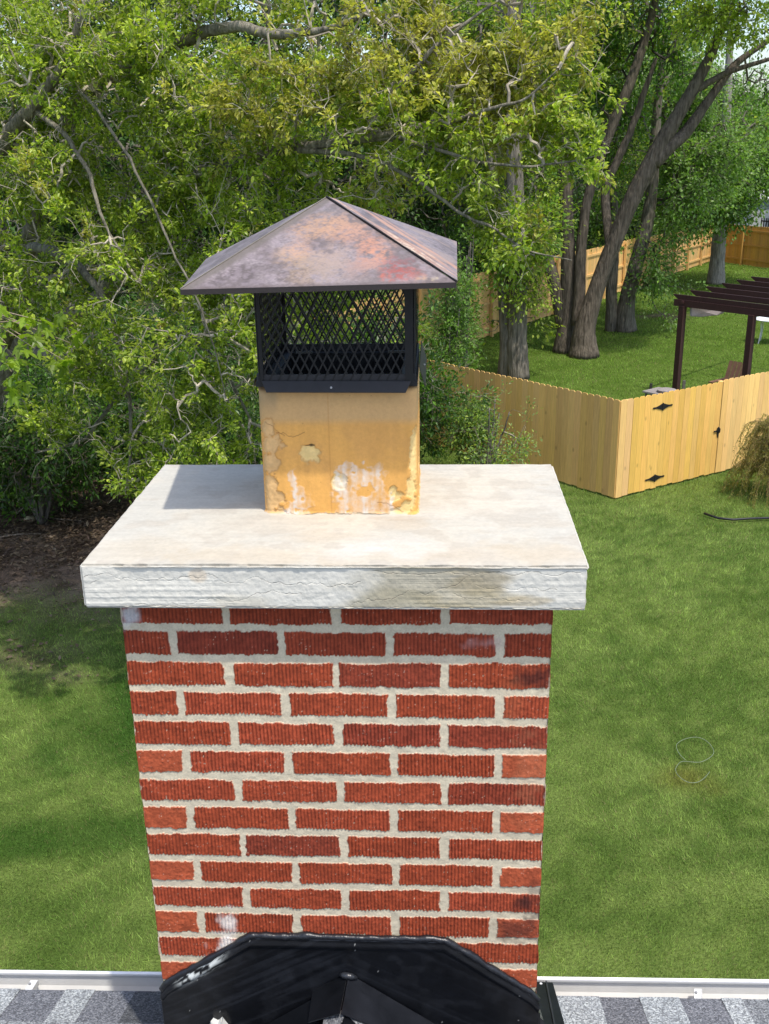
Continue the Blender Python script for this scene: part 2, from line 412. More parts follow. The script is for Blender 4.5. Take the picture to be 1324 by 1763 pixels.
def build_flashing():
    K = (.0045, .005, .0065)
    # apron against the front of the stack
    top = [(-.4, 4.395), (-.385, 4.415), (-.2, 4.545), (.204, 4.545), (.385, 4.412), (.402, 4.392)]
    mb = MB()
    nX, nZ = 380, 130; V = []; C = []
    tx = [-.402]+[p[0] for p in top[1:-1]]+[.404]; tz = [4.393]+[p[1] for p in top[1:-1]]+[4.39]
    xs = np.linspace(-.402, .404, nX); zt = np.interp(xs, tx, tz)
    T, S_ = np.meshgrid(np.linspace(0, 1, nZ), np.arange(nX), indexing='ij')
    X = xs[S_]; Z = 4.10+(zt[S_]-4.10)*T
    P = np.stack([X.ravel(), X.ravel()*0, Z.ravel()], 1)
    Y = -.008-.003*(fbm(P, (5, 1, 6), 3, 3)-.5)-.010*np.exp(-((Z.ravel()-np.repeat(zt[None], nZ, 0).ravel()+.016)/.006)**2)*.35
    P[:, 1] = Y
    st = fbm(P, (16, 1, 70), 8, 3); col = np.zeros((len(P), 3)); col[:] = K
    sweep = fbm(np.stack([P[:, 0]*3+P[:, 2]*5, P[:, 0]*0, P[:, 2]*95+np.abs(P[:, 0])*52], 1), 1., 4, 4)
    col = mixc(col, (.030, .033, .040), sst(.52, .72, sweep)*.3)
    col = mixc(col, (.028, .03, .035), sst(.5, .7, fbm(P, (30, 1, 34), 14, 4))*.2)
    spk = vn(P*np.array([260, 1, 260.]), 6); col = mixc(col, (.35, .35, .33), (spk > .985)*.7)
    # chalky smear at the upper left
    sm = 1.5*sst(.05, -.02, np.hypot(P[:, 0]+.31, (P[:, 2]-4.455)*1.2-(P[:, 0]+.31)*.8)-.03+.05*(st-.5))*sst(.0, .03, P[:, 2]-(4.37+(P[:, 0]+.4)*.70))
    col = mixc(col, (.62, .65, .62), np.clip(sm, 0, 1)*.9*sst(.42, .56, fbm(np.stack([P[:, 0]*60+P[:, 2]*40, P[:, 0]*0, P[:, 2]*240-P[:, 0]*165], 1), 1., 9, 3)))
    I = (np.arange(nZ-1)[:, None]*nX+np.arange(nX-1)).ravel(); F = np.stack([I, I+1, I+nX+1, I+nX], 1)
    ap = fast_mesh('apron_flashing', P, F, M_FLASH, house, col, True)
    so = ap.modifiers.new('s', 'SOLIDIFY'); so.thickness = .003; so.offset = 1
    # sealant bead along its top edge
    sb = MB(); rnd = np.random.default_rng(2)
    path = []; 
    for a, b in zip(top, top[1:]):
        m = max(2, int(math.dist(a, b)/.008))
        for i in range(m): t = i/m; path.append((a[0]+(b[0]-a[0])*t, -.006, a[1]+(b[1]-a[1])*t))
    path.append((top[-1][0], -.006, top[-1][1])); path = np.array(path)
    nn = fbm(path, 40, 5, 3); path[:, 2] += (nn-.5)*.008+.003; R = .006+.008*np.clip(fbm(path, 55, 11, 3)-.35, 0, 1)
    cc = np.array([.012, .013, .016])
    sb.tube(path, R, 8, cc); sb.build('sealant', M_SEAL, ap, True)
    # cricket (small gabled saddle) in front, with shingle sides and a metal ridge cover
    zr = 4.447; ck = MB(); L = .95
    xl, xr = -.52, .52; sl_ = .70
    def side(sg):
        a = np.array([.003, -.016, zr]); b = np.array([.003, -L, zr]); e = np.array([sg*.5, -.016, zr-.72*.5]); 
        e2 = np.array([sg*.5, -L, zr-.36]);
        V = [a, b, e2, e]; nrm = np.array([sg*.72, 0, 1])*.01
        ck.hexa([v-nrm*.8 for v in V], V, K)
    side(-1); side(1)
    ckp = ck.build('cricket', M_FLASH, house)
    rc = MB()
    # ridge cover: folded sheet with a pinched nose at the stack, its front end cut to a shallow point
    z0 = zr+.012
    pts = {'a': (.003, -.012, z0+.004), 'b': (-.012, -.205, z0-.004)}
    def sheet(poly, th=.0022, col=K):
        poly = [np.array(p) for p in poly]; nrm = np.cross(poly[1]-poly[0], poly[2]-poly[0]); nrm /= np.linalg.norm(nrm)
        if nrm[2] < 0: nrm = -nrm
        rc.prism(poly, nrm*th, col)
    sheet([(.003, -.014, z0), (-.004, -.118, z0-.002), (-.074, -.095, z0-.052), (-.074, -.006, z0-.052)], col=(.006, .0065, .008))
    sheet([(.0035, -.014, z0), (-.0035, -.118, z0-.002), (.056, -.105, z0-.043), (.20, -.16, z0-.142), (.20, -.014, z0-.142)], col=(.011, .012, .015))
    rp = rc.build('ridge_cover', M_FLASH, ckp); bevel(rp, .001, 1)
    nb = MB(); q = np.array([(-.012, -.018, z0+.005), (.003, -.026, z0+.008), (.014, -.034, z0+.004), (.006, -.018, z0+.01)])
    nb.tube(np.array([(-.014, -.016, z0), (-.004, -.024, z0+.006), (.010, -.026, z0+.006), (.022, -.020, z0-.004)]), [.003, .007, .007, .003], 8, (.022, .024, .028)); nb.build('sealant', M_SEAL, ckp, True)
    gp_ = MB(); rnd = random.Random(8)
    gp_.prism([(-.002, -.10, z0-.014), (-.04, -.10, z0-.036), (-.05, -.33, z0-.040), (.06, -.33, z0-.045), (.055, -.10, z0-.050)], (0, 0, .006), (.13, .13, .13))
    gp_.build('shingle_cap', M_SHIN, ckp)
    lump = MB(); lump.tube([(-.292, -.016, 4.300), (-.284, -.02, 4.322), (-.276, -.02, 4.326), (-.262, -.016, 4.305)], [.012, .014, .012, .007], 7, (.5, .5, .47)); lump.build('mortar_lump', M_CONC, ap, False)
    # side flashing standing up the right flank
    sf = MB()
    sf.hexa([(.402, .002, 4.06), (.424, .002, 4.03), (.436, .385, 3.90), (.402, .385, 3.90)], [(.402, .002, 4.352), (.408, .002, 4.35), (.430, .385, 4.046), (.402, .385, 4.050)], (.012, .013, .016))
    sf.hexa([(.4245, .002, 4.06), (.434, .002, 4.03), (.444, .383, 3.90), (.4365, .383, 3.90)], [(.4085, .002, 4.338), (.416, .002, 4.33), (.440, .383, 4.036), (.4305, .383, 4.041)], (.03, .032, .038))
    sf.hexa([(.402, -.2, 4.1), (.503, -.2, 4.1), (.487, .385, 4.0), (.402, .385, 4.0)], [(.402, -.2, rz(.4, -.2)+.03), (.503, -.2, rz(.5, -.2)+.026), (.487, .385, 4.0595), (.402, .385, 4.0605)], (.010, .011, .013))
    sf.beam((.462, -.2, rz(.46, -.2)+.031), (.470, .384, 4.0615), .004, .006, (.03, .032, .036))
    s_ = sf.build('side_flashing', M_FLASH, house)
    rv = MB(); rv.tube([(.456, .376, 4.0605), (.456, .376, 4.064)], [.0045, .0035], 8, (.6, .6, .6)); rv.build('rivet', M_GUT, s_)
    sf = MB()
    sf.hexa([(-.406, .002, 4.06), (-.402, .002, 4.06), (-.402, .30, 4.0), (-.408, .30, 3.99)], [(-.405, .002, 4.38), (-.402, .002, 4.38), (-.402, .30, 4.16), (-.405, .30, 4.16)], (.016, .018, .022))
    sf.build('side_flashing', M_FLASH, house)
build_flashing()

# ------------------------------------------------------------------ chimney
chim = empty('chimney', (0, .25, 0), 'red brick chimney with concrete crown rising through the roof edge', 'chimney')
CZ = .0649; Z1 = 5.2556; HW = .3975; DEP = .5
def brick_pattern(a, z, half, seed, zz):
    """a: coordinate along the face (-half..half); returns colour, depth offset (positive = outward)"""
    n = len(a); p = np.stack([a, np.full(n, float(seed)), z], 1)
    sag = (fbm(p, (5, 1, 5), 77+seed, 2)-.5)*.0035
    zz2 = z+sag
    k = np.floor((Z1-zz2)/CZ).astype(int)+1            # course number, 0 under the crown
    ft = (Z1-zz2)/CZ-(k-1)                             # 0 at top joint centre of the course .. 1
    # bricks along
    off = np.where(k % 2 == 0, 0., .1025)+(_h(k, k*0, k*0, 5+seed)-.5)*.006
    t = (a-off)/.2025; j = np.floor(t).astype(int); fx = t-j
    jj = _h(k, j, k*0, 11+seed); jj2 = _h(k, j, k*0, 12+seed)
    wz = .5*CZ-np.abs(ft-.5)*CZ-(.0078+.0022*(jj-.5))                  # inside distance, vertical
    wx = .5*.2025-np.abs(fx-.5)*.2025-(.0078+.003*(jj2-.5))
    edge = half-np.abs(a)                                              # corners: bricks reach the arris
    endb = edge < .11*np.where(k % 2 == 1, 1, 0)
    din = np.minimum(wx, wz)
    # smears of mortar eat into the bricks unevenly
    n1 = fbm(p, (60, 1, 60), 21+seed, 3)-.5; n2 = fbm(p, (260, 1, 150), 31+seed, 2)-.5; n3 = fbm(p, (14, 1, 22), 23+seed, 3)-.5
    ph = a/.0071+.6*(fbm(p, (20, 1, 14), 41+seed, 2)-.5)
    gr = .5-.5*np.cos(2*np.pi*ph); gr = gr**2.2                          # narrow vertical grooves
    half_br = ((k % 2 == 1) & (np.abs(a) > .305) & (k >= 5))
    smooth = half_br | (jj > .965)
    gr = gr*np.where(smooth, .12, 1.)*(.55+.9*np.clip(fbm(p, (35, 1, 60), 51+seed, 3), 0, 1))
    comb = np.where(wz < wx, gr*.0011*(.3+1.4*fbm(p, (30, 1, 40), 44+seed, 2)), 0.)
    dd = din+n1*.0065+n2*.0042+n3*.0045-comb*1.
    msk = sst(-.0006, .0009, dd)
    splash = (vn(p*np.array([420, 1, 330]), 61+seed) > .965) & (fbm(p, (12, 1, 25), 62+seed, 2) > .52)
    msk = np.where(splash, msk*.25, msk)
    # brick colours
    hue = jj; base = np.tile(lin((157, 70, 42)), (n, 1))
    base = mixc(base, lin((166, 75, 48)), np.clip(hue*1.6-.5, 0, 1))
    base = mixc(base, lin((128, 57, 41)), (jj2 < .06)*.7)
    base = mixc(base, lin((168, 84, 54)), (half_br)*.7)
    dk = np.where((k == 4) & (a > .0), 1., 0.)*.5+np.where((k <= 1), .25, 0.)+np.where((k == 6) & (a > .2), .4, 0)  # maroon bricks, plus the crown's shade painted on the top courses
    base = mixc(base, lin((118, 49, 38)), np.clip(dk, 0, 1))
    mott = fbm(p, (45, 1, 45), 71+seed, 3); pt = fbm(p, (170, 1, 170), 72+seed, 3); base = base*((.78+.44*mott)*(.70+.60*pt))[:, None]
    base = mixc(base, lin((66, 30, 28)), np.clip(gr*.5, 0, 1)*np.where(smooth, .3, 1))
    spk = vn(p*np.array([500., 1, 500]), 73+seed); base = mixc(base, lin((214, 178, 156)), ((spk > .93) & (mott > .5))*.45)
    base = mixc(base, lin((60, 28, 26)), ((spk < .06))*.5)
    mo = np.tile(lin((202, 190, 164)), (n, 1)); mm = fbm(p, (70, 1, 90), 81+seed, 3)
    mo = mo*(.82+.32*mm)[:, None]; mo = mixc(mo, lin((150, 142, 130)), sst(.04, .0, zz)*.0)
    mo = mixc(mo, lin((140, 128, 110)), ((vn(p*400, 83) > .93))*.4)
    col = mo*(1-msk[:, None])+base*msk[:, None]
    dep = msk*(.0010+(mott-.5)*.0012+(pt-.5)*.0016-gr*.0014*(.5+.9*jj2))+(1-msk)*(-.0010+(mm-.5)*.0015)
    return col, dep, k, msk, p
def shaft():
    Vs, Fs, Cs = [], [], []; nv = 0
    zt, zbot = 5.3175, 4.05
    def face(o, u, nrm, half, na, zs, seed, extra=None):
        nonlocal nv
        a = np.linspace(-half, half, na); A, Zg = np.meshgrid(a, zs); a_ = A.ravel(); z_ = Zg.ravel()
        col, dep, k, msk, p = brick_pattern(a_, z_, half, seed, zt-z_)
        e = np.minimum(half-np.abs(a_), 1.); dep = dep*sst(-.0001, .004, e)
        # arris nibbled
        if extra is not None: col, dep = extra(a_, z_, col, dep, k, msk, p)
        V = np.array(o)[None]+a_[:, None]*np.array(u)+dep[:, None]*np.array(nrm); V[:, 2] = z_
        wob = (fbm(np.stack([a_*0, a_*0, z_], 1), (1, 1, 22), 7, 3)-.5)*.005+(.5-np.abs((((Z1-z_)/CZ) % 1)-.5) < .13)*-.0015
        V[:, :2] += (np.sign(a_)*sst(.004, 0, e)*wob)[:, None]*np.array(u)[:2]
        I = (np.arange(len(zs)-1)[:, None]*na+np.arange(na-1)).ravel()
        F = np.stack([I, I+1, I+na+1, I+na], 1)
        Vs.append(V); Fs.append(F+nv); Cs.append(col); nv += len(V)
    def extra(a, z, col, dep, k, msk, p):
        n = fbm(p, (60, 1, 60), 95, 3)-.5
        def blob(u, v, rx, rz_, c, amt, hard=.25):
            nonlocal col
            q = PY(u, v, 0); d = np.hypot((a-q[0])/rx, (z-q[2])/rz_)
            col = mixc(col, lin(c), amt*sst(1.5, .2, d+n*2.2))
        blob(925, 1163, .034, .022, (58, 32, 30), .75); blob(900, 1556, .028, .016, (52, 32, 30), .8); blob(893, 1600, .04, .03, (66, 36, 32), .6)
        blob(915, 1555, .02, .05, (70, 40, 36), .45)
        blob(392, 1588, .016, .026, (222, 214, 204), .85); blob(390, 1625, .022, .03, (222, 214, 204), .9); blob(395, 1645, .03, .03, (220, 214, 206), .95); blob(372, 1662, .035, .02, (222, 220, 214), .9)
        blob(222, 1060, .015, .02, (205, 205, 205), .8); blob(830, 1108, .035, .012, (190, 160, 155), .4)
        blob(915, 1340, .03, .09, (205, 150, 110), .12); blob(880, 1215, .02, .05, (190, 130, 90), .1)
        return col, dep
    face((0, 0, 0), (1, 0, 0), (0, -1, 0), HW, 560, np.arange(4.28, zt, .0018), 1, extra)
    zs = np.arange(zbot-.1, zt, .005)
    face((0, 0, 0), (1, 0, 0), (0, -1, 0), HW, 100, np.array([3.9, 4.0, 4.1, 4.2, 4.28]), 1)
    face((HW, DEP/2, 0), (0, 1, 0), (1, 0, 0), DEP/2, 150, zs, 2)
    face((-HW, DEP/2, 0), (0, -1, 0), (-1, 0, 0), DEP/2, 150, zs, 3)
    zs2 = np.arange(.0, zt, .012)
    face((0, DEP, 0), (-1, 0, 0), (0, 1, 0), HW, 140, zs2, 4)
    face((HW, DEP/2+.01, 0), (0, 1, 0), (1, 0, 0), DEP/2-.01, 40, np.linspace(0, zbot-.1, 120), 2)
    face((-HW, DEP/2+.01, 0), (0, -1, 0), (-1, 0, 0), DEP/2-.01, 40, np.linspace(0, zbot-.1, 120), 3)
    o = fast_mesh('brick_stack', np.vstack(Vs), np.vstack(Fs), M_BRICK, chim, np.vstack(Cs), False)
    return o
shaft()

def crown():
    x0, x1, y0, y1, z0, z1 = -.4459, .4515, -.0512, .5498, 5.3167, 5.4023
    def lines(a, b, n, e=.006):
        return np.unique(np.concatenate([np.linspace(a, a+e, 5), np.linspace(a+e, b-e, n), np.linspace(b-e, b, 5)]))
    xs, ys, zs = lines(x0, x1, 460), lines(y0, y1, 190), lines(z0, z1, 56)
    V, F = [], []; nv = 0
    def patch(A, B, fn):
        nonlocal nv
        a, b = np.meshgrid(A, B); P = fn(a.ravel(), b.ravel())
        I = (np.arange(len(B)-1)[:, None]*len(A)+np.arange(len(A)-1)).ravel()
        V.append(P); F.append(np.stack([I, I+1, I+len(A)+1, I+len(A)], 1)+nv); nv += len(P)
    st = lambda *q: np.stack([np.broadcast_to(v, q[0].shape if hasattr(q[0], 'shape') else q[1].shape) for v in q], 1)
    patch(xs, ys, lambda a, b: np.stack([a, b, a*0+z1], 1))
    patch(xs, ys[::-1], lambda a, b: np.stack([a, b, a*0+z0], 1))
    patch(xs, zs, lambda a, b: np.stack([a, a*0+y0, b], 1)); patch(xs[::-1], zs, lambda a, b: np.stack([a, a*0+y1, b], 1))
    patch(ys, zs, lambda a, b: np.stack([a*0+x1, a, b], 1)); patch(ys[::-1], zs, lambda a, b: np.stack([a*0+x0, a, b], 1))
    P = np.vstack(V); F = np.vstack(F); B = P.copy()
    ex = np.minimum(P[:, 0]-x0, x1-P[:, 0]); ey = np.minimum(P[:, 1]-y0, y1-P[:, 1]); ez = np.minimum(P[:, 2]-z0, z1-P[:, 2])
    # two smallest distances -> closeness to an arris
    s = np.sort(np.stack([ex, ey, ez], 1), axis=1); arr = s[:, 1]
    cen = np.array([(x0+x1)/2, (y0+y1)/2, (z0+z1)/2]); 
    nb = fbm(B, 45, 3, 4); nc = fbm(B, 140, 13, 3); nl = fbm(B, 9, 23, 3)
    chip = sst(.005, 0, arr)*(.0015+.007*np.clip(nb-.42, 0, 1)+.003*nc)
    inw = -np.sign(B-cen)*np.stack([ex < .006, ey < .006, ez < .006], 1)
    P += inw*chip[:, None]
    # surface undulation; front face board-marked, stepped back below a thin trowelled lip
    front = (B[:, 1] < y0+1e-5); topm = B[:, 2] > z1-1e-5; sidem = (~topm) & (B[:, 2] > z0+1e-5)
    fade = sst(0, .004, arr)
    zrel = z1-B[:, 2]
    bd = np.sin(B[:, 2]*2*np.pi/.0052+3*fbm(B, (8, 8, 60), 5, 2))*fbm(B, (5, 5, 90), 6, 2)
    strip = (fbm(np.stack([B[:, 0]*2, B[:, 1]*2, B[:, 2]*150], 1), 1., 15, 3)-.5)
    boardy = sst(.015, .03, zrel)*sst(.0, .2, fbm(B, (4, 4, 8), 8, 2)-.35)
    disp = strip*.0022*boardy*.9+(nb-.5)*.003+(nc-.5)*.0012
    lip = sst(.0045, .007, zrel)*(.0028+.0018*(fbm(B, (14, 14, 1), 9, 2)))
    lipx = sst(-.40, -.36, B[:, 0])
    dep = np.where(sidem, disp-lip*lipx, 0.)*np.where(sidem, sst(0, .003, np.minimum(ez, np.maximum(ex, ey)*0+ez)), 1)
    P[:, 1] += np.where(front, -dep, 0)
    P[:, 1] += np.where((B[:, 1] > y1-1e-5), dep, 0); P[:, 0] += np.where(B[:, 0] > x1-1e-5, dep, 0)-np.where(B[:, 0] < x0+1e-5, dep, 0)
    P[:, 2] += np.where(topm, ((nl-.5)*.004+(nb-.5)*.0016)*fade, 0)
    # colours
    n = len(P); col = np.tile(lin((180, 176, 165)), (n, 1))
    cl = fbm(B, (7, 9, 7), 33, 4); cl2 = fbm(B, (22, 26, 22), 34, 4)
    cream = sst(.42, .62, cl*.6+cl2*.4)
    col = mixc(col, lin((188, 181, 166)), cream*topm*.8)
    col = mixc(col, lin((164, 156, 144)), sst(.53, .66, cl2)*.4*topm)
    # tan stain along the front of the top, lime patches
    def blobT(u, v, rx, ry, c, amt, sd=0):
        nonlocal col
        q = PZ(u, v, z1); d = np.hypot((B[:, 0]-q[0])/rx, (B[:, 1]-q[1])/ry)
        col = mixc(col, lin(np.array(c)*.87), topm*amt*.8*sst(1.5, .3, d+(cl2-.5)*2.6))
    for (u, v, rx, ry, c, a) in ((420, 958, .14, .05, (208, 192, 166), .6), (760, 955, .2, .05, (208, 192, 168), .6), (930, 950, .08, .06, (208, 194, 170), .5), (250, 950, .08, .06, (205, 190, 165), .5),
                                 (610, 945, .05, .04, (228, 228, 224), .5), (720, 945, .07, .04, (228, 226, 220), .4), (700, 905, .05, .03, (200, 182, 156), .5), (470, 905, .12, .05, (214, 202, 182), .5),
                                 (560, 925, .07, .03, (204, 190, 168), .5), (850, 870, .12, .09, (222, 212, 194), .6), (700, 893, .06, .012, (190, 175, 155), .5)):
        blobT(u, v, rx, ry, c, a)
    col = mixc(col, lin((150, 140, 122)), topm*(vn(B*np.array([300, 300, 1.]), 55) > .955)*.5*(cl > .42))
    trw = fbm(np.stack([B[:, 0]*14, B[:, 1]*110, B[:, 2]*0], 1), 1., 61, 3); col = np.where(topm[:, None], col*(.93+.14*trw)[:, None]*(.95+.1*fbm(B, 150, 62, 2))[:, None], col)
    # front: grey white, olive-tan stain right of centre, fine cracks
    fc = np.tile(lin((206, 202, 190)), (n, 1))*(.9+.2*fbm(B, (12, 12, 60), 40, 3))[:, None]
    def blobF(u, v, rx, rz_, c, amt):
        nonlocal fc
        q = PY(u, v, y0); d = np.hypot((B[:, 0]-q[0])/rx, (B[:, 2]-q[2])/rz_)
        fc = mixc(fc, lin(c), amt*sst(1.35, .6, d+(fbm(B, (14, 14, 50), 41, 3)-.5)*1.8))
    for a in ((730, 1010, .12, .06, (164, 156, 134), .8), (820, 1000, .06, .03, (150, 138, 112), .7), (680, 1035, .09, .025, (158, 150, 126), .7), (800, 1035, .08, .02, (170, 158, 128), .7), (420, 1040, .06, .015, (188, 180, 160), .5),
              (340, 992, .012, .012, (205, 190, 168), .8), (900, 1040, .05, .01, (176, 160, 128), .6), (600, 1000, .05, .03, (212, 208, 196), .5)): blobF(*a)
    col = np.where(sidem[:, None], fc, col)
    def crack(u0, v0, u1, v1, amp, wd=.0007, sd=1):
        nonlocal col
        a = PY(u0, v0, y0); b = PY(u1, v1, y0); t = (B[:, 0]-a[0])/(b[0]-a[0])
        zc = a[2]+(b[2]-a[2])*t+(fbm(np.stack([B[:, 0], B[:, 0]*0, B[:, 0]*0], 1), (38, 1, 1), sd, 4)-.5)*amp
        m = (t > 0) & (t < 1) & front; d = np.abs(B[:, 2]-zc)
        k = np.where(m, sst(wd*1.2, wd*.2, d), 0); col[:] = mixc(col, lin((96, 90, 82)), k*.6*sst(.35, .55, fbm(B, (30, 1, 30), sd+60, 2)))
        P[:, 1] += k*.0009
    crack(145, 990, 620, 1008, .03, sd=3); crack(230, 1040, 520, 1022, .03, sd=5); crack(600, 1044, 800, 1010, .05, sd=6); crack(640, 985, 1000, 990, .018, sd=7); crack(140, 1015, 170, 1000, .01, sd=8)
    crack(780, 1020, 900, 1035, .03, sd=12); crack(820, 1005, 960, 1020, .03, sd=14)
    crack(140, 974.5, 700, 978.5, .004, .0012, sd=9); crack(600, 978, 1010, 980, .004, .0014, sd=10)
    pit = (vn(B*np.array([240, 240, 300.]), 56) > .965)&sidem; col = mixc(col, lin((110, 100, 86)), pit*.4*(fbm(B, (6, 6, 12), 58, 2) > .47))
    ed_ = sst(.007, .002, arr)[:, None]; col = col*(1-ed_*.22); low = sst(.004, 0, B[:, 2]-z0); col = mixc(col, lin((190, 170, 130)), low*sidem*.5*(nb > .45))
    fast_mesh('concrete_crown', P, F, M_CONC, chim, col, False)
crown()

FX0, FX1, FY0, FY1, FZ0, FZ1 = -.1561, .1497, .2122, .5180, 5.4, 5.6612
def rrect(x0, x1, y0, y1, r, per):
    """rounded rectangle perimeter points, starting front left, spacing per; returns pts, normals"""
    P, Nn = [], []
    cs = [(x1-r, y0+r, -90), (x1-r, y1-r, 0), (x0+r, y1-r, 90), (x0+r, y0+r, 180)]
    segs = [((x0+r, y0), (x1-r, y0), (0, -1)), ((x1, y0+r), (x1, y1-r), (1, 0)), ((x1-r, y1), (x0+r, y1), (0, 1)), ((x0, y1-r), (x0, y0+r), (-1, 0))]
    for (a, b, nn), (cx, cy, an) in zip(segs, cs):
        m = max(2, int(math.dist(a, b)/per))
        for i in range(m): t = i/m; P.append((a[0]+(b[0]-a[0])*t, a[1]+(b[1]-a[1])*t)); Nn.append(nn)
        m = max(3, int(r*1.57/per))
        for i in range(m):
            t = math.radians(an+90*i/m); P.append((cx+r*math.cos(t), cy+r*math.sin(t))); Nn.append((math.cos(t), math.sin(t)))
    return np.array(P), np.array(Nn)
def flue():
    pts, nr = rrect(FX0, FX1, FY0, FY1, .016, .0014); zs = np.arange(FZ0-.012, FZ1+.0005, .0014); nP = len(pts); nZ = len(zs)
    X = np.tile(pts[:, 0], nZ); Y = np.tile(pts[:, 1], nZ); Z = np.repeat(zs, nP); NX = np.tile(nr[:, 0], nZ); NY = np.tile(nr[:, 1], nZ)
    B = np.stack([X, Y, Z], 1); n = len(B)
    hi = fbm(B, (20, 20, 26), 2, 4); fine = fbm(B, (90, 90, 90), 3, 3); str_ = fbm(B, (60, 60, 6), 4, 3)
    col = np.tile(lin((208, 156, 88)), (n, 1))
    col = mixc(col, lin((216, 162, 88)), sst(.4, .65, hi)); col = col*(.9+.2*str_)[:, None]
    # weathered greyer upper band with a soft level edge
    zb = PY(580, 728, FY0)[2]; col = mixc(col, lin((192, 158, 112)), sst(-.008, .012, Z-zb+(hi-.5)*.006)*.8)
    col = mixc(col, lin((150, 132, 102)), sst(.0, .06, Z-zb)*sst(.5, .68, fbm(B, (14, 14, 8), 6, 3))*.6)
    col = mixc(col, lin((70, 52, 36)), sst(.012, 0, FZ1-Z+(hi-.5)*.02)*.8)
    spall = np.zeros(n); lime = np.zeros(n); F_ = (np.abs(NY+1) < .7)
    front = NY < -.2
    def sd(u, v, rx, rz_, nz=1.2):
        q = PY(u, v, FY0); return sst(1.25, .8, np.hypot((X-q[0])/rx, (Z-q[2])/rz_)+(fine-.5)*nz*1.3+(hi-.5)*1.2)*front
    for a in ((462, 740, .014, .02), (470, 765, .022, .02), (466, 800, .018, .025), (462, 835, .020, .028), (470, 862, .024, .028), (478, 885, .03, .016),
              (532, 781, .017, .017), (527, 773, .012, .009), (583, 827, .012, .014), (714, 762, .008, .03), (713, 800, .009, .03), (709, 840, .011, .03), (704, 872, .014, .02), (692, 884, .02, .014), (683, 857, .012, .012), (676, 846, .007, .012),
              (600, 888, .12, .006)):
        spall = np.maximum(spall, sd(*a))
    for a in ((503, 832, .008, .02), (510, 855, .012, .02), (520, 872, .018, .02), (500, 882, .022, .01), (603, 806, .012, .012), (600, 830, .016, .03), (598, 860, .018, .03), (632, 822, .022, .02), (650, 835, .012, .03), (640, 870, .035, .02), (620, 885, .05, .010), (650, 815, .012, .015), (700, 890, .03, .004)):
        a = (a[0], a[1], a[2]*1.3, a[3]*1.2); lime = np.maximum(lime, sd(*a, nz=1.6)*(.45+.55*sst(.3, .6, fbm(B, (110, 110, 22), 8, 3))))
    sc = np.tile(lin((226, 196, 132)), (n, 1))*(.8+.35*fine)[:, None]
    left = X < -.10; sc = np.where(left[:, None], np.tile(lin((212, 172, 118)), (n, 1))*(.75+.45*fine)[:, None], sc)
    col = col*(1-spall[:, None])+sc*spall[:, None]
    ed = np.clip(spall*(1-spall)*4, 0, 1); col = mixc(col, lin((120, 76, 44)), ed*.22)
    col = mixc(col, lin((214, 208, 200)), lime*.85*sst(.25, .6, str_*.6+.4*fine))
    # chips in the other three sides
    oth = sst(.60, .64, hi+.1*(fine-.5))*(~front); col = mixc(col, lin((222, 190, 130)), oth)
    q = PY(533, 767, FY0); col = mixc(col, lin((60, 40, 26)), sst(1.2, .8, np.hypot((X-q[0])/.011, (Z-q[2])/.0022)+(fine-.5))*front*.9)
    spk = vn(B*420, 12); col = mixc(col, lin((96, 60, 34)), (spk > .975)*.6)
    # hairline cracks
    for (u0, v0, u1, v1, s_) in ((475, 745, 525, 750, 2), (650, 866, 695, 880, 3), (455, 727, 490, 745, 5)):
        a = PY(u0, v0, FY0); b = PY(u1, v1, FY0); t = (X-a[0])/(b[0]-a[0]); zc = a[2]+(b[2]-a[2])*t+(fbm(np.stack([X, X*0, X*0], 1), (60, 1, 1), s_, 3)-.5)*.02
        col = mixc(col, lin((130, 88, 52)), sst(.0011, .0003, np.abs(Z-zc))*(t > 0)*(t < 1)*front*.8)
    # mould seam down the middle of the face
    col = mixc(col, lin((170, 116, 60)), sst(.0018, .0004, np.abs(X+.021))*front*.35)
    dep = (hi-.5)*.0016-spall*(.0030+.0035*(fine-.3))+lime*.0008-oth*.002
    foot = sst(.008, 0, Z-FZ0)*(.002+.004*hi); dep = dep+foot; col = mixc(col, lin((196, 186, 166)), sst(.006, .001, Z-FZ0+(fine-.5)*.01)*.8)
    top = sst(.005, 0, FZ1-Z); dep -= top*.002
    P = B.copy(); P[:, 0] += NX*dep; P[:, 1] += NY*dep
    a_ = np.arange(nP); I = (np.arange(nZ-1)[:, None]*nP+a_).ravel(); J = (np.arange(nZ-1)[:, None]*nP+(a_+1) % nP).ravel()
    F = [np.stack([I, J, J+nP, I+nP], 1)]
    # inner wall of the tile
    pin, _ = rrect(FX0+.018, FX1-.018, FY0+.018, FY1-.018, .012, .01)
    fo = fast_mesh('flue_tile', P, F, M_FLUE, chim, col, True)
    mb = MB(); k = len(pin)
    zt = FZ1; po = [np.array([*p, zt]) for p in rrect(FX0+.002, FX1-.002, FY0+.002, FY1-.002, .016, .01)[0]]
    V = [np.array([*p, zt]) for p in pin]+[np.array([*p, 5.3]) for p in pin]
    mb.add(V, [((i+1) % k, i, k+i, k+(i+1) % k) for i in range(k)], (), lin((30, 24, 20)))
    m = min(len(po), k)
    # rim as a strip between resampled loops
    def res(loop, n_): 
        L = np.vstack([loop, loop[:1]]); d = np.r_[0, np.cumsum(np.linalg.norm(np.diff(L, axis=0), axis=1))]; t = np.linspace(0, d[-1], n_, endpoint=False)
        return np.stack([np.interp(t, d, L[:, i]) for i in range(3)], 1)
    a = res(np.array(po), 120); b = res(np.array(V[:k]), 120); mb.add(np.vstack([a, b]), [(i, (i+1) % 120, 120+(i+1) % 120, 120+i) for i in range(120)], (), lin((60, 46, 34)))
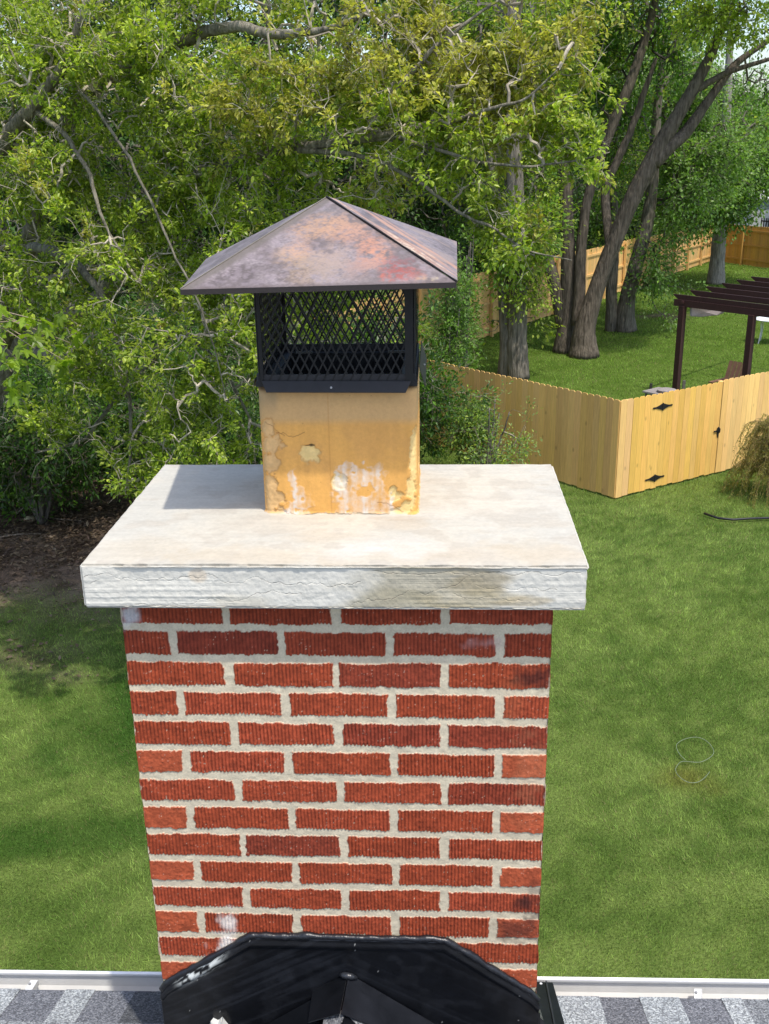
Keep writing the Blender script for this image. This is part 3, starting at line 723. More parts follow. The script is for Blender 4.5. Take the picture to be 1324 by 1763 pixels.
    mb.add(np.vstack([b*[1, 1, 0]+[0, 0, 5.32], [[(FX0+FX1)/2, (FY0+FY1)/2, 5.32]]]), (), [(i, (i+1) % 120, 120) for i in range(120)], lin((10, 9, 8)))
    mb.build('flue_bore', M_FLUE, fo)
flue()

# ------------------------------------------------------------------ chimney cap, clamped on the flue: a part of the chimney
def chimney_cap():
    LF = np.array([-.256, .080, 5.863]); RF = np.array([.2205, .080, 5.8705]); RB = np.array([.229, .565, 5.892]); LB = np.array([-.312, .560, 5.866]); AP = PY(562, 340, .335)
    def tri(A, B, C, n, colf, name, parent, lift=0.):
        V = []; idx = {}
        for i in range(n+1):
            for j in range(n+1-i):
                idx[(i, j)] = len(V); V.append(A+(B-A)*i/n+(C-A)*j/n)
        F = []
        for i in range(n):
            for j in range(n-i):
                F.append((idx[(i, j)], idx[(i+1, j)], idx[(i, j+1)]))
                if j < n-i-1: F.append((idx[(i+1, j)], idx[(i+1, j+1)], idx[(i, j+1)]))
        V = np.array(V); nn = np.cross(B-A, C-A); nn /= np.linalg.norm(nn)
        dd = (fbm(V, 9, 4, 3)-.5)*.004
        s = np.minimum.reduce([np.linalg.norm(np.cross(V-A, B-A), axis=1)/np.linalg.norm(B-A), np.linalg.norm(np.cross(V-B, C-B), axis=1)/np.linalg.norm(C-B), np.linalg.norm(np.cross(V-A, C-A), axis=1)/np.linalg.norm(C-A)])
        V2 = V+nn*(dd*sst(0, .03, s)+lift)[:, None]
        return V2, np.array(F), colf(V, nn)
    def base(V):
        n = len(V); c = np.tile(lin((110, 99, 97)), (n, 1)); m = fbm(V, 14, 21, 4); f = fbm(V, 110, 22, 3)
        c = mixc(c, lin((132, 121, 121)), sst(.42, .62, m)); c = mixc(c, lin((88, 78, 76)), sst(.55, .7, fbm(V, 18, 23, 3))*.7)
        f2 = vn(V*330., 27); c = mixc(c, lin((162, 148, 148)), (f2 > .66)*.4*sst(.35, .6, m)); c = mixc(c, lin((84, 74, 74)), (f2 < .25)*.45); c = mixc(c, lin((150, 136, 140)), sst(.5, .6, f)*.35); return c
    def fcol(V, nn):
        c = base(V); m = fbm(V, 22, 24, 4); f = fbm(V, 150, 25, 3)
        def spot(u, v, r, colr, amt, sharp=.12, st=1.0):
            nonlocal c
            q = PL(u, v, LF, nn); d = np.linalg.norm((V-q)*np.array([1, 1, st]), axis=1)/r
            k = sst(1.35, .4, d)*sst(.5-sharp, .5+sharp, m*.45+f*.55+.10*(1.0-d)-.01)*(.45+.55*(vn(V*380., 28) > .38)); c = mixc(c, lin(np.array(colr)*.82+[12, 20, 20]), k*amt*.75)
        for a in ((560, 375, .05, (112, 108, 112), .5), (540, 392, .05, (206, 150, 112), .9), (590, 388, .05, (204, 146, 112), .9), (610, 405, .04, (202, 142, 116), .8), (500, 440, .035, (200, 152, 112), .7), (515, 430, .03, (206, 150, 120), .8),
                  (645, 425, .038, (212, 138, 106), 1.), (640, 450, .035, (208, 134, 104), 1.), (655, 440, .025, (216, 140, 106), .9), (545, 465, .06, (184, 144, 110), .75), (575, 440, .045, (190, 152, 134), .7), (620, 462, .035, (200, 140, 112), .6), (600, 480, .08, (150, 128, 128), .5),
                  (690, 455, .035, (164, 62, 58), .9), (680, 470, .03, (180, 72, 60), .95), (715, 470, .03, (176, 84, 70), .7), (665, 478, .015, (200, 96, 72), .9), (750, 483, .012, (214, 184, 140), .9), (728, 482, .015, (206, 160, 120), .7), (668, 420, .02, (184, 150, 140), .6), (700, 440, .03, (120, 112, 116), .6)): spot(*a)
        e = np.linalg.norm(np.cross(V-LF, RF-LF), axis=1)/np.linalg.norm(RF-LF)
        c = mixc(c, lin((96, 84, 80)), sst(.012, .002, e)*.6)
        hp = np.linalg.norm(np.cross(V-LF, AP-LF), axis=1)/np.linalg.norm(AP-LF); c = mixc(c, lin((104, 96, 88)), sst(.02, .01, hp+.012*(m-.5))*.8)
        return c
    def rcol(V, nn):
        c = base(V); a = (V-RF)@((AP-RF)/np.linalg.norm(AP-RF)); q = V-RF-np.outer(a, (AP-RF)/np.linalg.norm(AP-RF)); b = np.linalg.norm(q, axis=1)
        s1 = fbm(np.stack([a*7, b*75, a*0], 1), 1., 31, 4); f = fbm(V, 110, 32, 3)
        c = mixc(c, lin((186, 142, 118)), sst(.48, .60, s1)*sst(.085, .045, np.abs(b-.06))*.85*sst(.0, .03, a))
        c = mixc(c, lin((160, 140, 128)), sst(.5, .62, fbm(V, 30, 33, 3))*.5); c = mixc(c, lin((214, 196, 170)), sst(.60, .66, s1)*(f > .45)*sst(.1, .05, b)*.6)
        return c
    gcol = lambda V, nn: base(V)
    Vs, Fs, Cs = [], [], []; nv = 0
    for (A, B, C, n, cf) in ((LF, RF, AP, 150, fcol), (RF, RB, AP, 110, rcol), (RB, LB, AP, 50, gcol), (LB, LF, AP, 90, gcol)):
        V, F, c = tri(A, B, C, n, cf, '', None, .003 if cf is rcol else 0.); Vs.append(V); Fs.append(F+nv); Cs.append(c); nv += len(V)
    V = np.vstack(Vs); F = [np.vstack(Fs)]
    lid = cap = fast_mesh('chimney_cap', V, F, M_CAP, chim, np.vstack(Cs), False)
    sm = lid.modifiers.new('s', 'SOLIDIFY'); sm.thickness = .0015; sm.offset = -1
    # turned-down drip edge, hem
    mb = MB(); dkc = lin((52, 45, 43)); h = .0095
    cs = [LF, RF, RB, LB]; cen = sum(cs)/4
    for a, b in zip(cs, cs[1:]+cs[:1]):
        ia, ib = a+(cen-a)*.012, b+(cen-b)*.012; dz = np.array([0, 0, h])
        mb.hexa([a-dz, b-dz, ib-dz, ia-dz], [a-[0, 0, .0008], b-[0, 0, .0008], ib-[0, 0, .0008], ia-[0, 0, .0008]], dkc)
        ja, jb = a+(cen-a)*.06, b+(cen-b)*.06
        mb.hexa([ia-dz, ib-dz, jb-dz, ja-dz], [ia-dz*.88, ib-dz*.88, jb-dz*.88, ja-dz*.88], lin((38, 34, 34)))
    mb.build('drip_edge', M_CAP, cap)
    # open hip seams: a raised fold beside a dark gap on the right front hip
    for (B_, wd, c, nm) in ((RF, .0022, (20, 18, 18), 'hip_seam'), (RB, .0018, (110, 100, 100), 'hip_seam'), (LF, .0012, (120, 114, 104), 'hip_seam')):
        mb = MB(); t = np.linspace(0, 1, 14); P = AP[None]+(B_-AP)[None]*t[:, None]; P[:, 2] += .0022 if B_ is RF else .0008
        mb.tube(P, wd*(.45+.55*np.abs(np.sin(t*9+1))) if B_ is RF else wd, 5, lin(c)); mb.build(nm, M_CAP, lid)
    # cage
    x0, x1, y0, y1 = -.148, .1435, .208, .522; zb, zt = FZ1+.012, 5.862
    K = (.008, .008, .0085)
    def panel(A, u, nrm, Wd):
        m = MB(); dx = .0172; dz = .0335; H = zt-zb; k = 0
        A = np.array(A, float); u = np.array(u, float); nrm = np.array(nrm, float)
        s = dx/dz; rr = random.Random(int(Wd*1e5))
        for sg in (1, -1):
            c = -H*s if sg > 0 else 0
            c = math.floor(c/dx)*dx
            while c < Wd+(H*s if sg < 0 else 0):
                # x = c + sg*s*z
                za, zb_ = 0., H
                xa, xb = c, c+sg*s*H
                if sg > 0:
                    if xa < 0: za = -xa/s; xa = 0
                    if xb > Wd: zb_ = (Wd-c)/s; xb = Wd
                else:
                    if xa > Wd: za = (c-Wd)/s; xa = Wd
                    if xb < 0: zb_ = c/s; xb = 0
                if zb_-za > .004 and zb_ <= H+1e-6:
                    P = A+u*xa+np.array([0, 0, zb+za-A[2]])+nrm*.0006*sg; Q = A+u*xb+np.array([0, 0, zb+zb_-A[2]])+nrm*.0006*sg
                    m.beam(P, Q, .0014, .0030, K, up=np.cross(Q-P, nrm))
                c += dx
        return m.build('mesh_screen', M_BLACK, cap)
    panel((x0, y0, zb), (1, 0, 0), (0, -1, 0), x1-x0); panel((x0, y1, zb), (1, 0, 0), (0, 1, 0), x1-x0)
    panel((x0, y0, zb), (0, 1, 0), (-1, 0, 0), y1-y0); panel((x1, y0, zb), (0, 1, 0), (1, 0, 0), y1-y0)
    for (x, y, sx, sy, wd) in ((x0, y0, 1, 1, .007), (x1, y0, -1, 1, .016), (x1, y1, -1, -1, .010), (x0, y1, 1, -1, .008)):
        p = MB(); e = .0016
        p.box((min(x, x+sx*wd), min(y-sy*e, y-sy*2*e), zb-.01), (max(x, x+sx*wd), max(y-sy*e, y-sy*2*e), zt), K)
        p.box((min(x-sx*e, x-sx*2*e), min(y-sy*e, y+sy*wd), zb-.01), (max(x-sx*e, x-sx*2*e), max(y-sy*e, y+sy*wd), zt), (.014, .014, .015))
        p.build('corner_post', M_BLACK, cap)
    # base pan: raised collar with a square opening, sloped skirt tabs with a screw each
    b = MB(); z = FZ1
    X0, X1, Y0, Y1 = FX0-.001, FX1+.001, FY0-.006, FY1+.006
    ring = [((X0, Y0), (X1, Y0+.03)), ((X0, Y1-.03), (X1, Y1)), ((X0, Y0+.03), (X0+.03, Y1-.03)), ((X1-.03, Y0+.03), (X1, Y1-.03))]
    for (a, c), (d, e) in ring: b.box((a, c, z+.001), (d, e, z+.010), (.013, .013, .015))
    for (a, c), (d, e) in (((X0+.002, Y0+.001), (X1-.002, Y0+.004)), ((X0+.002, Y1-.004), (X1-.002, Y1-.001)), ((X0+.002, Y0+.004), (X0+.005, Y1-.004)), ((X1-.005, Y0+.004), (X1-.002, Y1-.004))):
        b.box((a, c, z+.0102), (d, e, z+.024), (.022, .022, .025))
    # inner upstand round the opening
    for (a, c), (d, e) in (((X0+.03, Y0+.03), (X1-.03, Y0+.032)), ((X0+.03, Y1-.032), (X1-.03, Y1-.03)), ((X0+.03, Y0+.032), (X0+.032, Y1-.032)), ((X1-.032, Y0+.032), (X1-.03, Y1-.032))):
        b.box((a, c, z-.06), (d, e, z+.006), (.008, .008, .009))
    pan = b.build('base_pan', M_BLACK, cap)
    def tab(poly, off, sc):
        m = MB(); m.prism(poly, off, (.018, .018, .02)); s = m; c = np.array(sc, float); o_ = np.array(off, float); o_ /= np.linalg.norm(o_); s.tube([c, c+o_*.002], [.0022, .0018], 8, (.45, .45, .45)); m.build('skirt_tab', M_BLACK, cap)
    tab([(X0+.012, Y0-.003, z+.012), (X1-.012, Y0-.003, z+.010), (X1-.022, Y0-.014, z-.009), (X0+.022, Y0-.014, z-.007)], (0, -.001, .0012), (-.012, Y0-.0115, z+.001))
    tab([(X1+.003, Y0+.012, z+.034), (X1+.003, Y1-.012, z+.03), (X1+.014, Y1-.03, z-.006), (X1+.014, Y0+.03, z-.008)], (.0012, 0, .001), (X1+.011, .36, z+.01))
    tab([(X0-.003, Y1-.012, z+.012), (X0-.003, Y0+.012, z+.012), (X0-.009, Y0+.03, z-.006), (X0-.009, Y1-.03, z-.006)], (-.0012, 0, .001), (X0-.008, .36, z+.002))
    tab([(X1-.012, Y1+.003, z+.012), (X0+.012, Y1+.003, z+.012), (X0+.022, Y1+.014, z-.007), (X1-.022, Y1+.014, z-.007)], (0, .001, .0012), (0, Y1+.0115, z+.003))
    for sx in (X0+.06, X1-.05):
        br = MB(); br.box((sx-.018, Y1-.05, z+.012), (sx+.018, Y1-.046, z+.017), (.10, .10, .09)); br.build('bracket', M_BLACK, cap)
chimney_cap()

# ------------------------------------------------------------------ fences
def picket_mesh(A, B, H, face, rng, tone, gap=.003, pw=.140, th=.016, dog=.028, jit=.006, z0=.04, mb=None):
    mb = mb or MB(); A = np.array([*A[:2], 0.]); B = np.array([*B[:2], 0.]); L = np.linalg.norm(B-A); d = (B-A)/L
    n = max(1, int(round(L/(pw+gap)))); pw = L/n-gap
    for i in range(n):
        a = A+d*(i*(pw+gap)+gap/2); b = a+d*pw; zt = H+rng.uniform(-jit, jit); o = face*rng.uniform(-.0008, .0008)
        z = np.array([0, 0, 1.])
        c = np.array(lin(tone))*rng.uniform(.84, 1.08); c = c*np.array([1, rng.uniform(.96, 1.03), rng.uniform(.85, 1.1)])
        zb = z0+rng.uniform(-.012, .012)
        poly = [a+z*zb, b+z*zb, b+z*(zt-dog), b-d*dog+z*zt, a+d*dog+z*zt, a+z*(zt-dog)]
        mb.prism([p+o for p in poly], face*th, c)
    return mb
def fence(name, A, B, H, front, tone, label, group, seed, rails_on=-1, post_sp=2.3, cat='fence'):
    """front: unit vector towards which the pickets face; rails and posts are on the other side"""
    rng = random.Random(seed); A = np.array([A[0], A[1], 0.]); B = np.array([B[0], B[1], 0.]); d = (B-A)/np.linalg.norm(B-A)
    nrm = np.array([-d[1], d[0], 0.]); nrm *= 1 if np.dot(nrm, [*front, 0]) > 0 else -1
    root = empty(name, A, label, cat, group)
    picket_mesh(A, B, H, nrm, rng, tone).build('picket_panel', M_WOOD, root)
    for z in (.32, H*.52, H-.25):
        m = MB(); m.beam(A-nrm*.024+[0, 0, z], B-nrm*.024+[0, 0, z], .04, .085, lin(tone)*.92); m.build('rail', M_WOOD, root)
    L = np.linalg.norm(B-A); n = max(1, round(L/post_sp))
    for i in range(n+1):
        p = A+d*(L*i/n); p = A+d*min(max(L*i/n, .06), L-.06); m = MB(); q = p-nrm*.092
        m.beam(q, q+[0, 0, H-.05], .09, .09, lin(tone)*rng.uniform(.9, 1.05), up=d); m.build('post', M_WOOD, root)
    return root
FC_ = (3.402, 15.86); FE = (-3.3, 23.15)
gd = np.array([2.12, 1.46])/math.hypot(2.12, 1.46)
G0 = np.array(FC_)+gd*.30; G1 = PZ(1229, 817, 0)[:2]; G1 = np.array(FC_)+gd*np.dot(G1-np.array(FC_), gd)
RE = np.array(FC_)+gd*6.5
fence('picket_fence', FC_, FE, 1.83, (-.7, -.7), (218, 174, 106), 'pine picket fence receding to the left from the corner, in front of the trunks', 'pine board fences', 1)
# hinge-side stub, gate and the run right of the gate
rng = random.Random(9)
st_ = fence('picket_fence', FC_, tuple(G0), 1.83, (.5, -.8), (234, 190, 120), 'short run of pine pickets between the fence corner and the gate', 'pine board fences', 3, post_sp=1.)
fence('picket_fence', tuple(G1+gd*.012), tuple(RE), 1.85, (.5, -.8), (234, 190, 120), 'pale pine picket fence run right of the gate behind the drooping shrub', 'pine board fences', 4)
gate = empty('fence_gate', (*G0, 0), 'golden pine gate with black hinges and latch set in the picket fence', 'gate')
gn = np.array([gd[1], -gd[0], 0.]); gd3 = np.array([*gd, 0.])
picket_mesh(G0+gd*.006, G1-gd*.008, 1.82, gn, rng, (232, 184, 102), z0=.05).build('picket_panel', M_WOOD, gate)
for z in (.35, 1.55):
    m = MB(); m.beam([*(G0+gd*.01), z]-gn*.024, [*(G1-gd*.02), z]-gn*.024, .04, .085, lin((200, 150, 80))); m.build('rail', M_WOOD, gate)
m = MB(); m.beam([*(G0+gd*.03), .38]-gn*.024, [*(G1-gd*.05), 1.5]-gn*.024, .038, .085, lin((200, 150, 80))); m.build('brace', M_WOOD, gate)
def onface(u, v): return PL(u, v, (*FC_, 0)+gn*.02, gn)
for (u, v) in ((1141, 700), (1127, 823)):
    c = onface(u, v)+gn*.002; m = MB(); up = np.array([0, 0, 1.])
    for sg in (-1, 1):
        m.prism([c+gd3*sg*.0+up*.065, c+gd3*sg*.10+up*.030, c+gd3*sg*.16+up*.014, c+gd3*sg*.23+up*.016, c+gd3*sg*.25, c+gd3*sg*.23-up*.016, c+gd3*sg*.16-up*.014, c+gd3*sg*.10-up*.030, c-up*.065][::sg], gn*.006, (.012, .012, .014))
    m.tube([c-up*.07+gn*.006, c+up*.07+gn*.006], .012, 8, (.015, .015, .017))
    h = m.build('hinge', M_BLACK, gate)
c = onface(1236, 741)+gn*.004; m = MB(); up = np.array([0, 0, 1.])
m.prism([c+up*.075+gd3*.01, c-gd3*.03+up*.05, c-gd3*.05, c-gd3*.03-up*.04, c-up*.15, c+gd3*.03-up*.05, c+gd3*.045, c+gd3*.035+up*.05], gn*.008, (.012, .012, .014))
m.beam(c-gd3*.12+gn*.01, c+gd3*.03+gn*.01, .012, .022, (.013, .013, .015)); m.tube([c-up*.06+gn*.008, c-up*.02+gn*.045, c+up*.04+gn*.045, c+up*.07+gn*.008], .008, 8, (.013, .013, .015))
m.build('latch', M_BLACK, gate)
# the back fence is seen from its rail side
def bf(A, B, H, label, seed, tone=(212, 172, 112), front=(-.8, .5)):
    return fence('board_fence', A, B, H, front, tone, label, 'pine board fences', seed)
BJ = PZ(777, 601, 0)[:2]; BF2 = PZ(871, 568, 0)[:2]; BF3 = PZ(1000, 527, 0)[:2]; BF4 = PZ(1100, 492, 0)[:2]; FAR = PZ(1225, 450, 0)[:2]; FRT = PZ(1324, 463, 0)[:2]
bdv = (BF2-BJ)/np.linalg.norm(BF2-BJ)
bf(tuple(BJ), FE, 2.2, 'board fence section nearest the left end of the picket run', 5)
bf(tuple(BJ), tuple(BF3), 2.15, 'tan board fence with rails and posts showing, behind the two front trunks', 6)
bf(tuple(BF3), tuple(BF4), 2.1, 'sunlit board fence glimpsed between the leaning trunks', 7, (232, 186, 120))  # paler tone than its neighbours paints the sunlight on this section
bf(tuple(BF4), tuple(FAR), 2.0, 'board fence half hidden by drooping leaves at the back of the yard', 8)
FE2 = FRT+(FRT-FAR)/np.linalg.norm(FRT-FAR)*9
bf(tuple(FAR), tuple(FE2), 1.95, 'golden board fence across the far right end of the yard', 9, (190, 146, 78), (.3, 1))
print('fence pts', BJ, BF2, BF3, BF4, FAR, FRT)

# dark railing and pale shed beyond the far fence
def far_things():
    d = (FRT-FAR)/np.linalg.norm(FRT-FAR); n = np.array([-d[1], d[0]]); n = n if n[1] > 0 else -n
    A = FAR+n*1.2+d*2.; B = FE2+n*1.2; L = np.linalg.norm(B-A)
    r = empty('dark_railing', (*A, 0), 'black vertical-bar railing just beyond the far right board fence', 'railing')
    m = MB(); k = int(L/.16)
    for i in range(k): p = A+d*L*i/k; m.beam((*p, 0), (*p, 2.25), .05, .05, (.02, .02, .022))
    m.build('bars', M_BLACK, r)
    for z in (.3, 2.1): m = MB(); m.beam((*A, z), (*B, z), .05, .06, (.02, .02, .022)); m.build('rail', M_BLACK, r)
    c = PZ(1301, 378, 2.6); c = PY(1300, 392, 62.); x, y = c[0], c[1]
    r = empty('garden_shed', (x, y, 0), 'small shed with white roof glimpsed under the branches past the railing', 'shed')
    m = MB(); m.box((x-1.3, y, 0), (x+1.6, y+2.4, 2.55), (.30, .33, .38)); m.build('wall', M_SIDING, r)
    m = MB(); m.hexa([(x-1.5, y-.2, 2.6), (x+1.8, y-.2, 2.6), (x+1.8, y+1.2, 3.05), (x-1.5, y+1.2, 3.05)], [(x-1.5, y-.2, 2.7), (x+1.8, y-.2, 2.7), (x+1.8, y+1.2, 3.15), (x-1.5, y+1.2, 3.15)], (.8, .8, .8))
    m.hexa([(x-1.5, y+1.2, 3.05), (x+1.8, y+1.2, 3.05), (x+1.8, y+2.6, 2.6), (x-1.5, y+2.6, 2.6)], [(x-1.5, y+1.2, 3.15), (x+1.8, y+1.2, 3.15), (x+1.8, y+2.6, 2.7), (x-1.5, y+2.6, 2.7)], (.8, .8, .8))
    m.build('roof', M_SIDING, r)
    m = MB(); m.box((x-.3, y-.03, .1), (x+.5, y-.003, 2.0), (.5, .5, .5)); m.build('door', M_SIDING, r)
far_things()

# ------------------------------------------------------------------ pergola and what stands under it
def pergola():
    z = 2.3; A = PZ(1176, 522, z); B = PZ(1296, 537, z); C = PZ(1284, 496, z)
    d = (B-A); d[2] = 0; d /= np.linalg.norm(d); e = C-A; e[2] = 0; Le = np.linalg.norm(e); e /= Le
    K = lin((58, 34, 32)); up = np.array([0, 0, 1.])
    r = empty('pergola', (A[0], A[1], 0), 'dark brown stained pergola standing behind the gate', 'pergola')
    for t in (0., np.linalg.norm(B-A)):
        p = A+d*t; m = MB(); m.beam((p[0], p[1], 0), (p[0], p[1], z-.07), .14, .14, K, up=d); m.build('post', M_DKWOOD, r)
    L = 5.2
    p = A+d*L; m = MB(); m.beam((p[0], p[1], 0), (p[0], p[1], z-.07), .14, .14, K, up=d); m.build('post', M_DKWOOD, r)
    m = MB(); m.beam(A-d*.25, A+d*(L+.3), .05, .16, K); m.build('beam', M_DKWOOD, r)
    q = A+e*Le*1.15; m = MB(); m.beam(q+d*1.9-up*.02, q+d*(L+.3)-up*.02, .05, .14, K); m.build('beam', M_DKWOOD, r)
    for t in (3.4, L):
        p = q+d*t; m = MB(); m.beam((p[0], p[1], 0), (p[0], p[1], z-.1), .14, .14, K, up=d); m.build('post', M_DKWOOD, r)
    for i in range(6):
        s = A+e*(Le*i/4)+up*.14; m = MB(); w_ = .05
        m.prism([s-d*.3+up*.03, s-d*.3+up*.055, s+d*(L+.2)+up*.055, s+d*(L+.2)-up*.075, s-d*.12-up*.075], e*w_, K*(.9+.08*(i % 3))); m.build('rafter', M_DKWOOD, r)
    for t in (.02, 2.6, 5.):
        s = A+d*t+up*.035; m = MB(); m.beam(s-e*.1, s+e*(Le*1.3), .05, .06, K); m.build('cross_beam', M_DKWOOD, r)
    # folded canopy hanging under the rafters
    P = [PZ(*q, 2.2) for q in ((1186, 527), (1200, 527), (1248, 523))]
    a = A+d*.12+e*.2; zc = 2.19
    a0 = PY(1187, 524, A[1]-.1); a1 = PY(1187, 545, A[1]-.1); b0 = PY(1252, 528, A[1]-.45); b1 = PY(1236, 543, A[1]-.45); c1 = PY(1205, 546, A[1]-.2)
    m = MB(); m.prism([a0, b0, b1, c1, a1], e*.25, lin((150, 140, 138))); o = m.build('folded_canopy', M_CLOTH, None); bevel(o, .03, 3)
    tag(o, 'folded grey canvas canopy hanging under the pergola corner', 'canopy')
    return A, d, e
PA, PD, PE = pergola()
def patio():
    # pale patio slab under the pergola
    a = PA+PD*1.9-PE*.3; a[2] = 0
    m = MB(); q = [a, a+PD*4.2, a+PD*4.2+PE*3.5, a+PE*3.5]
    m.hexa([p-[0, 0, .05] for p in q], [p+[0, 0, .03] for p in q], lin((150, 148, 144))); o = m.build('patio', M_CONC); tag(o, kind='structure')
    # wooden garden chair
    c = PZ(1248, 672, 0); c = PZ(1250, 700, 0); r = empty('garden_chair', (c[0], c[1], 0), 'brown slatted garden chair partly hidden behind the gate', 'chair')
    W = lin((110, 80, 62)); o3 = np.array([c[0], c[1], 0.]); x = PD; y = np.array([-PD[1], PD[0], 0.]); up = np.array([0, 0, 1.])
    for i in range(5):
        m = MB(); s = o3+x*(-.24+.12*i); m.beam(s+y*.2+up*.4, s+y*.42+up*1.02, .10, .02, W, up=y); m.build('back_slat', M_DKWOOD, r)
    for i in range(4):
        m = MB(); s = o3+y*(-.22+.12*i)+up*(.40-.0*i); m.beam(s-x*.28, s+x*.28, .10, .02, W); m.build('seat_slat', M_DKWOOD, r)
    for sx in (-.27, .27):
        for sy in (-.24, .24):
            m = MB(); s = o3+x*sx+y*sy; m.beam(s, s+up*.58, .06, .04, W); m.build('leg', M_DKWOOD, r)
        m = MB(); s = o3+x*sx+up*.6; m.beam(s-y*.34, s+y*.3, .11, .022, W); m.build('armrest', M_DKWOOD, r)
    # low grey table by the pergola post
    c = PZ(1144, 722, 0); r = empty('side_table', (c[0], c[1], 0), 'weathered grey table beside the left pergola post', 'table'); G = lin((140, 132, 128)); o3 = np.array([c[0], c[1], 0.])
    m = MB(); m.beam(o3-x*.45+up*.62, o3+x*.45+up*.62, .6, .04, G); m.build('table_top', M_DKWOOD, r)
    for sx in (-.38, .38):
        for sy in (-.24, .24): m = MB(); s = o3+x*sx+y*sy; m.beam(s, s+up*.6, .05, .05, G*.6); m.build('leg', M_DKWOOD, r)
    m = MB(); s = o3+up*.64; m.tube([s, s+up*.06, s+up*.08], [.2, .22, .14], 14, G); o = m.build('round_pot_lid', M_STONE); tag(o, 'round grey lid lying on the weathered table by the pergola', 'lid')
    for i, (u, v) in enumerate(((1121, 660), (1178, 655))):
        c = PY(u, v, PA[1]-1.2-.6*i); m = MB(); m.beam((c[0], c[1], 0), (c[0], c[1], c[2]), .06, .06, lin((52, 50, 46) if i == 0 else (96, 92, 84)), up=(0, 1, 0)); p = m.build('garden_stake', M_DKWOOD)
        tag(p, ('dark upright stake left of the grey table behind the gate' if i == 0 else 'grey upright stake right of the grey table behind the gate'), 'stake')
    # white topped patio table at the frame edge
    c = PZ(1328, 549, .75); r = empty('patio_table', (c[0], c[1], 0), 'white topped patio table under the pergola at the right edge', 'table'); o3 = np.array([c[0], c[1], 0.])
    m = MB(); m.tube([o3+up*.72, o3+up*.75], [.5, .52], 28, (.7, .72, .75)); bevel(m.build('table_top', M_SIDING, r), .005)
    for k in range(4):
        an = k*math.pi/2+.4; m = MB(); q = np.array([math.cos(an), math.sin(an), 0]); m.tube([o3+q*.4, o3+q*.34+up*.4, o3+q*.38+up*.715], .02, 6, (.6, .6, .62)); m.build('leg', M_BLACK, r)
patio()

# ------------------------------------------------------------------ vegetation
def leaf_geo(C_, D, Nn, S, col, wr=.5, fine=True):
    """C_ bases, D directions, Nn approx normals, S lengths -> V, F, col"""
    n = len(C_); D = D/(np.linalg.norm(D, axis=1)[:, None]+1e-9)
    R = np.cross(D, Nn); R /= np.linalg.norm(R, axis=1)[:, None]+1e-9; U = np.cross(R, D); S = S[:, None]
    if fine:
        V = np.stack([C_, C_+D*S*.35+R*S*wr*.5+U*S*.08, C_+D*S*.72+R*S*wr*.36+U*S*.07, C_+D*S-U*S*.10, C_+D*S*.72-R*S*wr*.36+U*S*.07, C_+D*S*.35-R*S*wr*.5+U*S*.08], 1)
        k = 6; F = np.concatenate([np.stack([np.arange(n)*6+j for j in (0, 1, 2, 3)], 1), np.stack([np.arange(n)*6+j for j in (0, 3, 4, 5)], 1)])
    else:
        V = np.stack([C_, C_+D*S*.45+R*S*wr*.5+U*S*.06, C_+D*S-U*S*.06, C_+D*S*.45-R*S*wr*.5+U*S*.06], 1)
        k = 4; F = np.stack([np.arange(n)*4+j for j in (0, 1, 2, 3)], 1)
    return V.reshape(-1, 3), F, np.repeat(col, k, axis=0)

def palette(pal, n, rng, dark=.12):
    pal = np.array(pal, float); i = rng.integers(0, len(pal), n); j = rng.integers(0, len(pal), n); t = rng.random(n)[:, None]
    return (pal[i]*t+pal[j]*(1-t))*rng.uniform(.75, 1.25, n)[:, None]

LIME = [(.38, .48, .05), (.26, .37, .035), (.46, .52, .09), (.12, .20, .02), (.28, .36, .035)]
OLIVE = [(.46, .46, .08), (.36, .37, .06), (.52, .50, .11), (.22, .20, .04)]
GREEN = [(.12, .25, .024), (.18, .33, .036), (.075, .16, .018), (.14, .27, .045)]
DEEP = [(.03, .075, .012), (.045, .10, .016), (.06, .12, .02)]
SAGE = [(.20, .32, .09), (.27, .38, .12), (.13, .23, .055)]
GOLD = [(.34, .29, .08), (.25, .25, .055), (.40, .33, .11), (.13, .15, .035)]

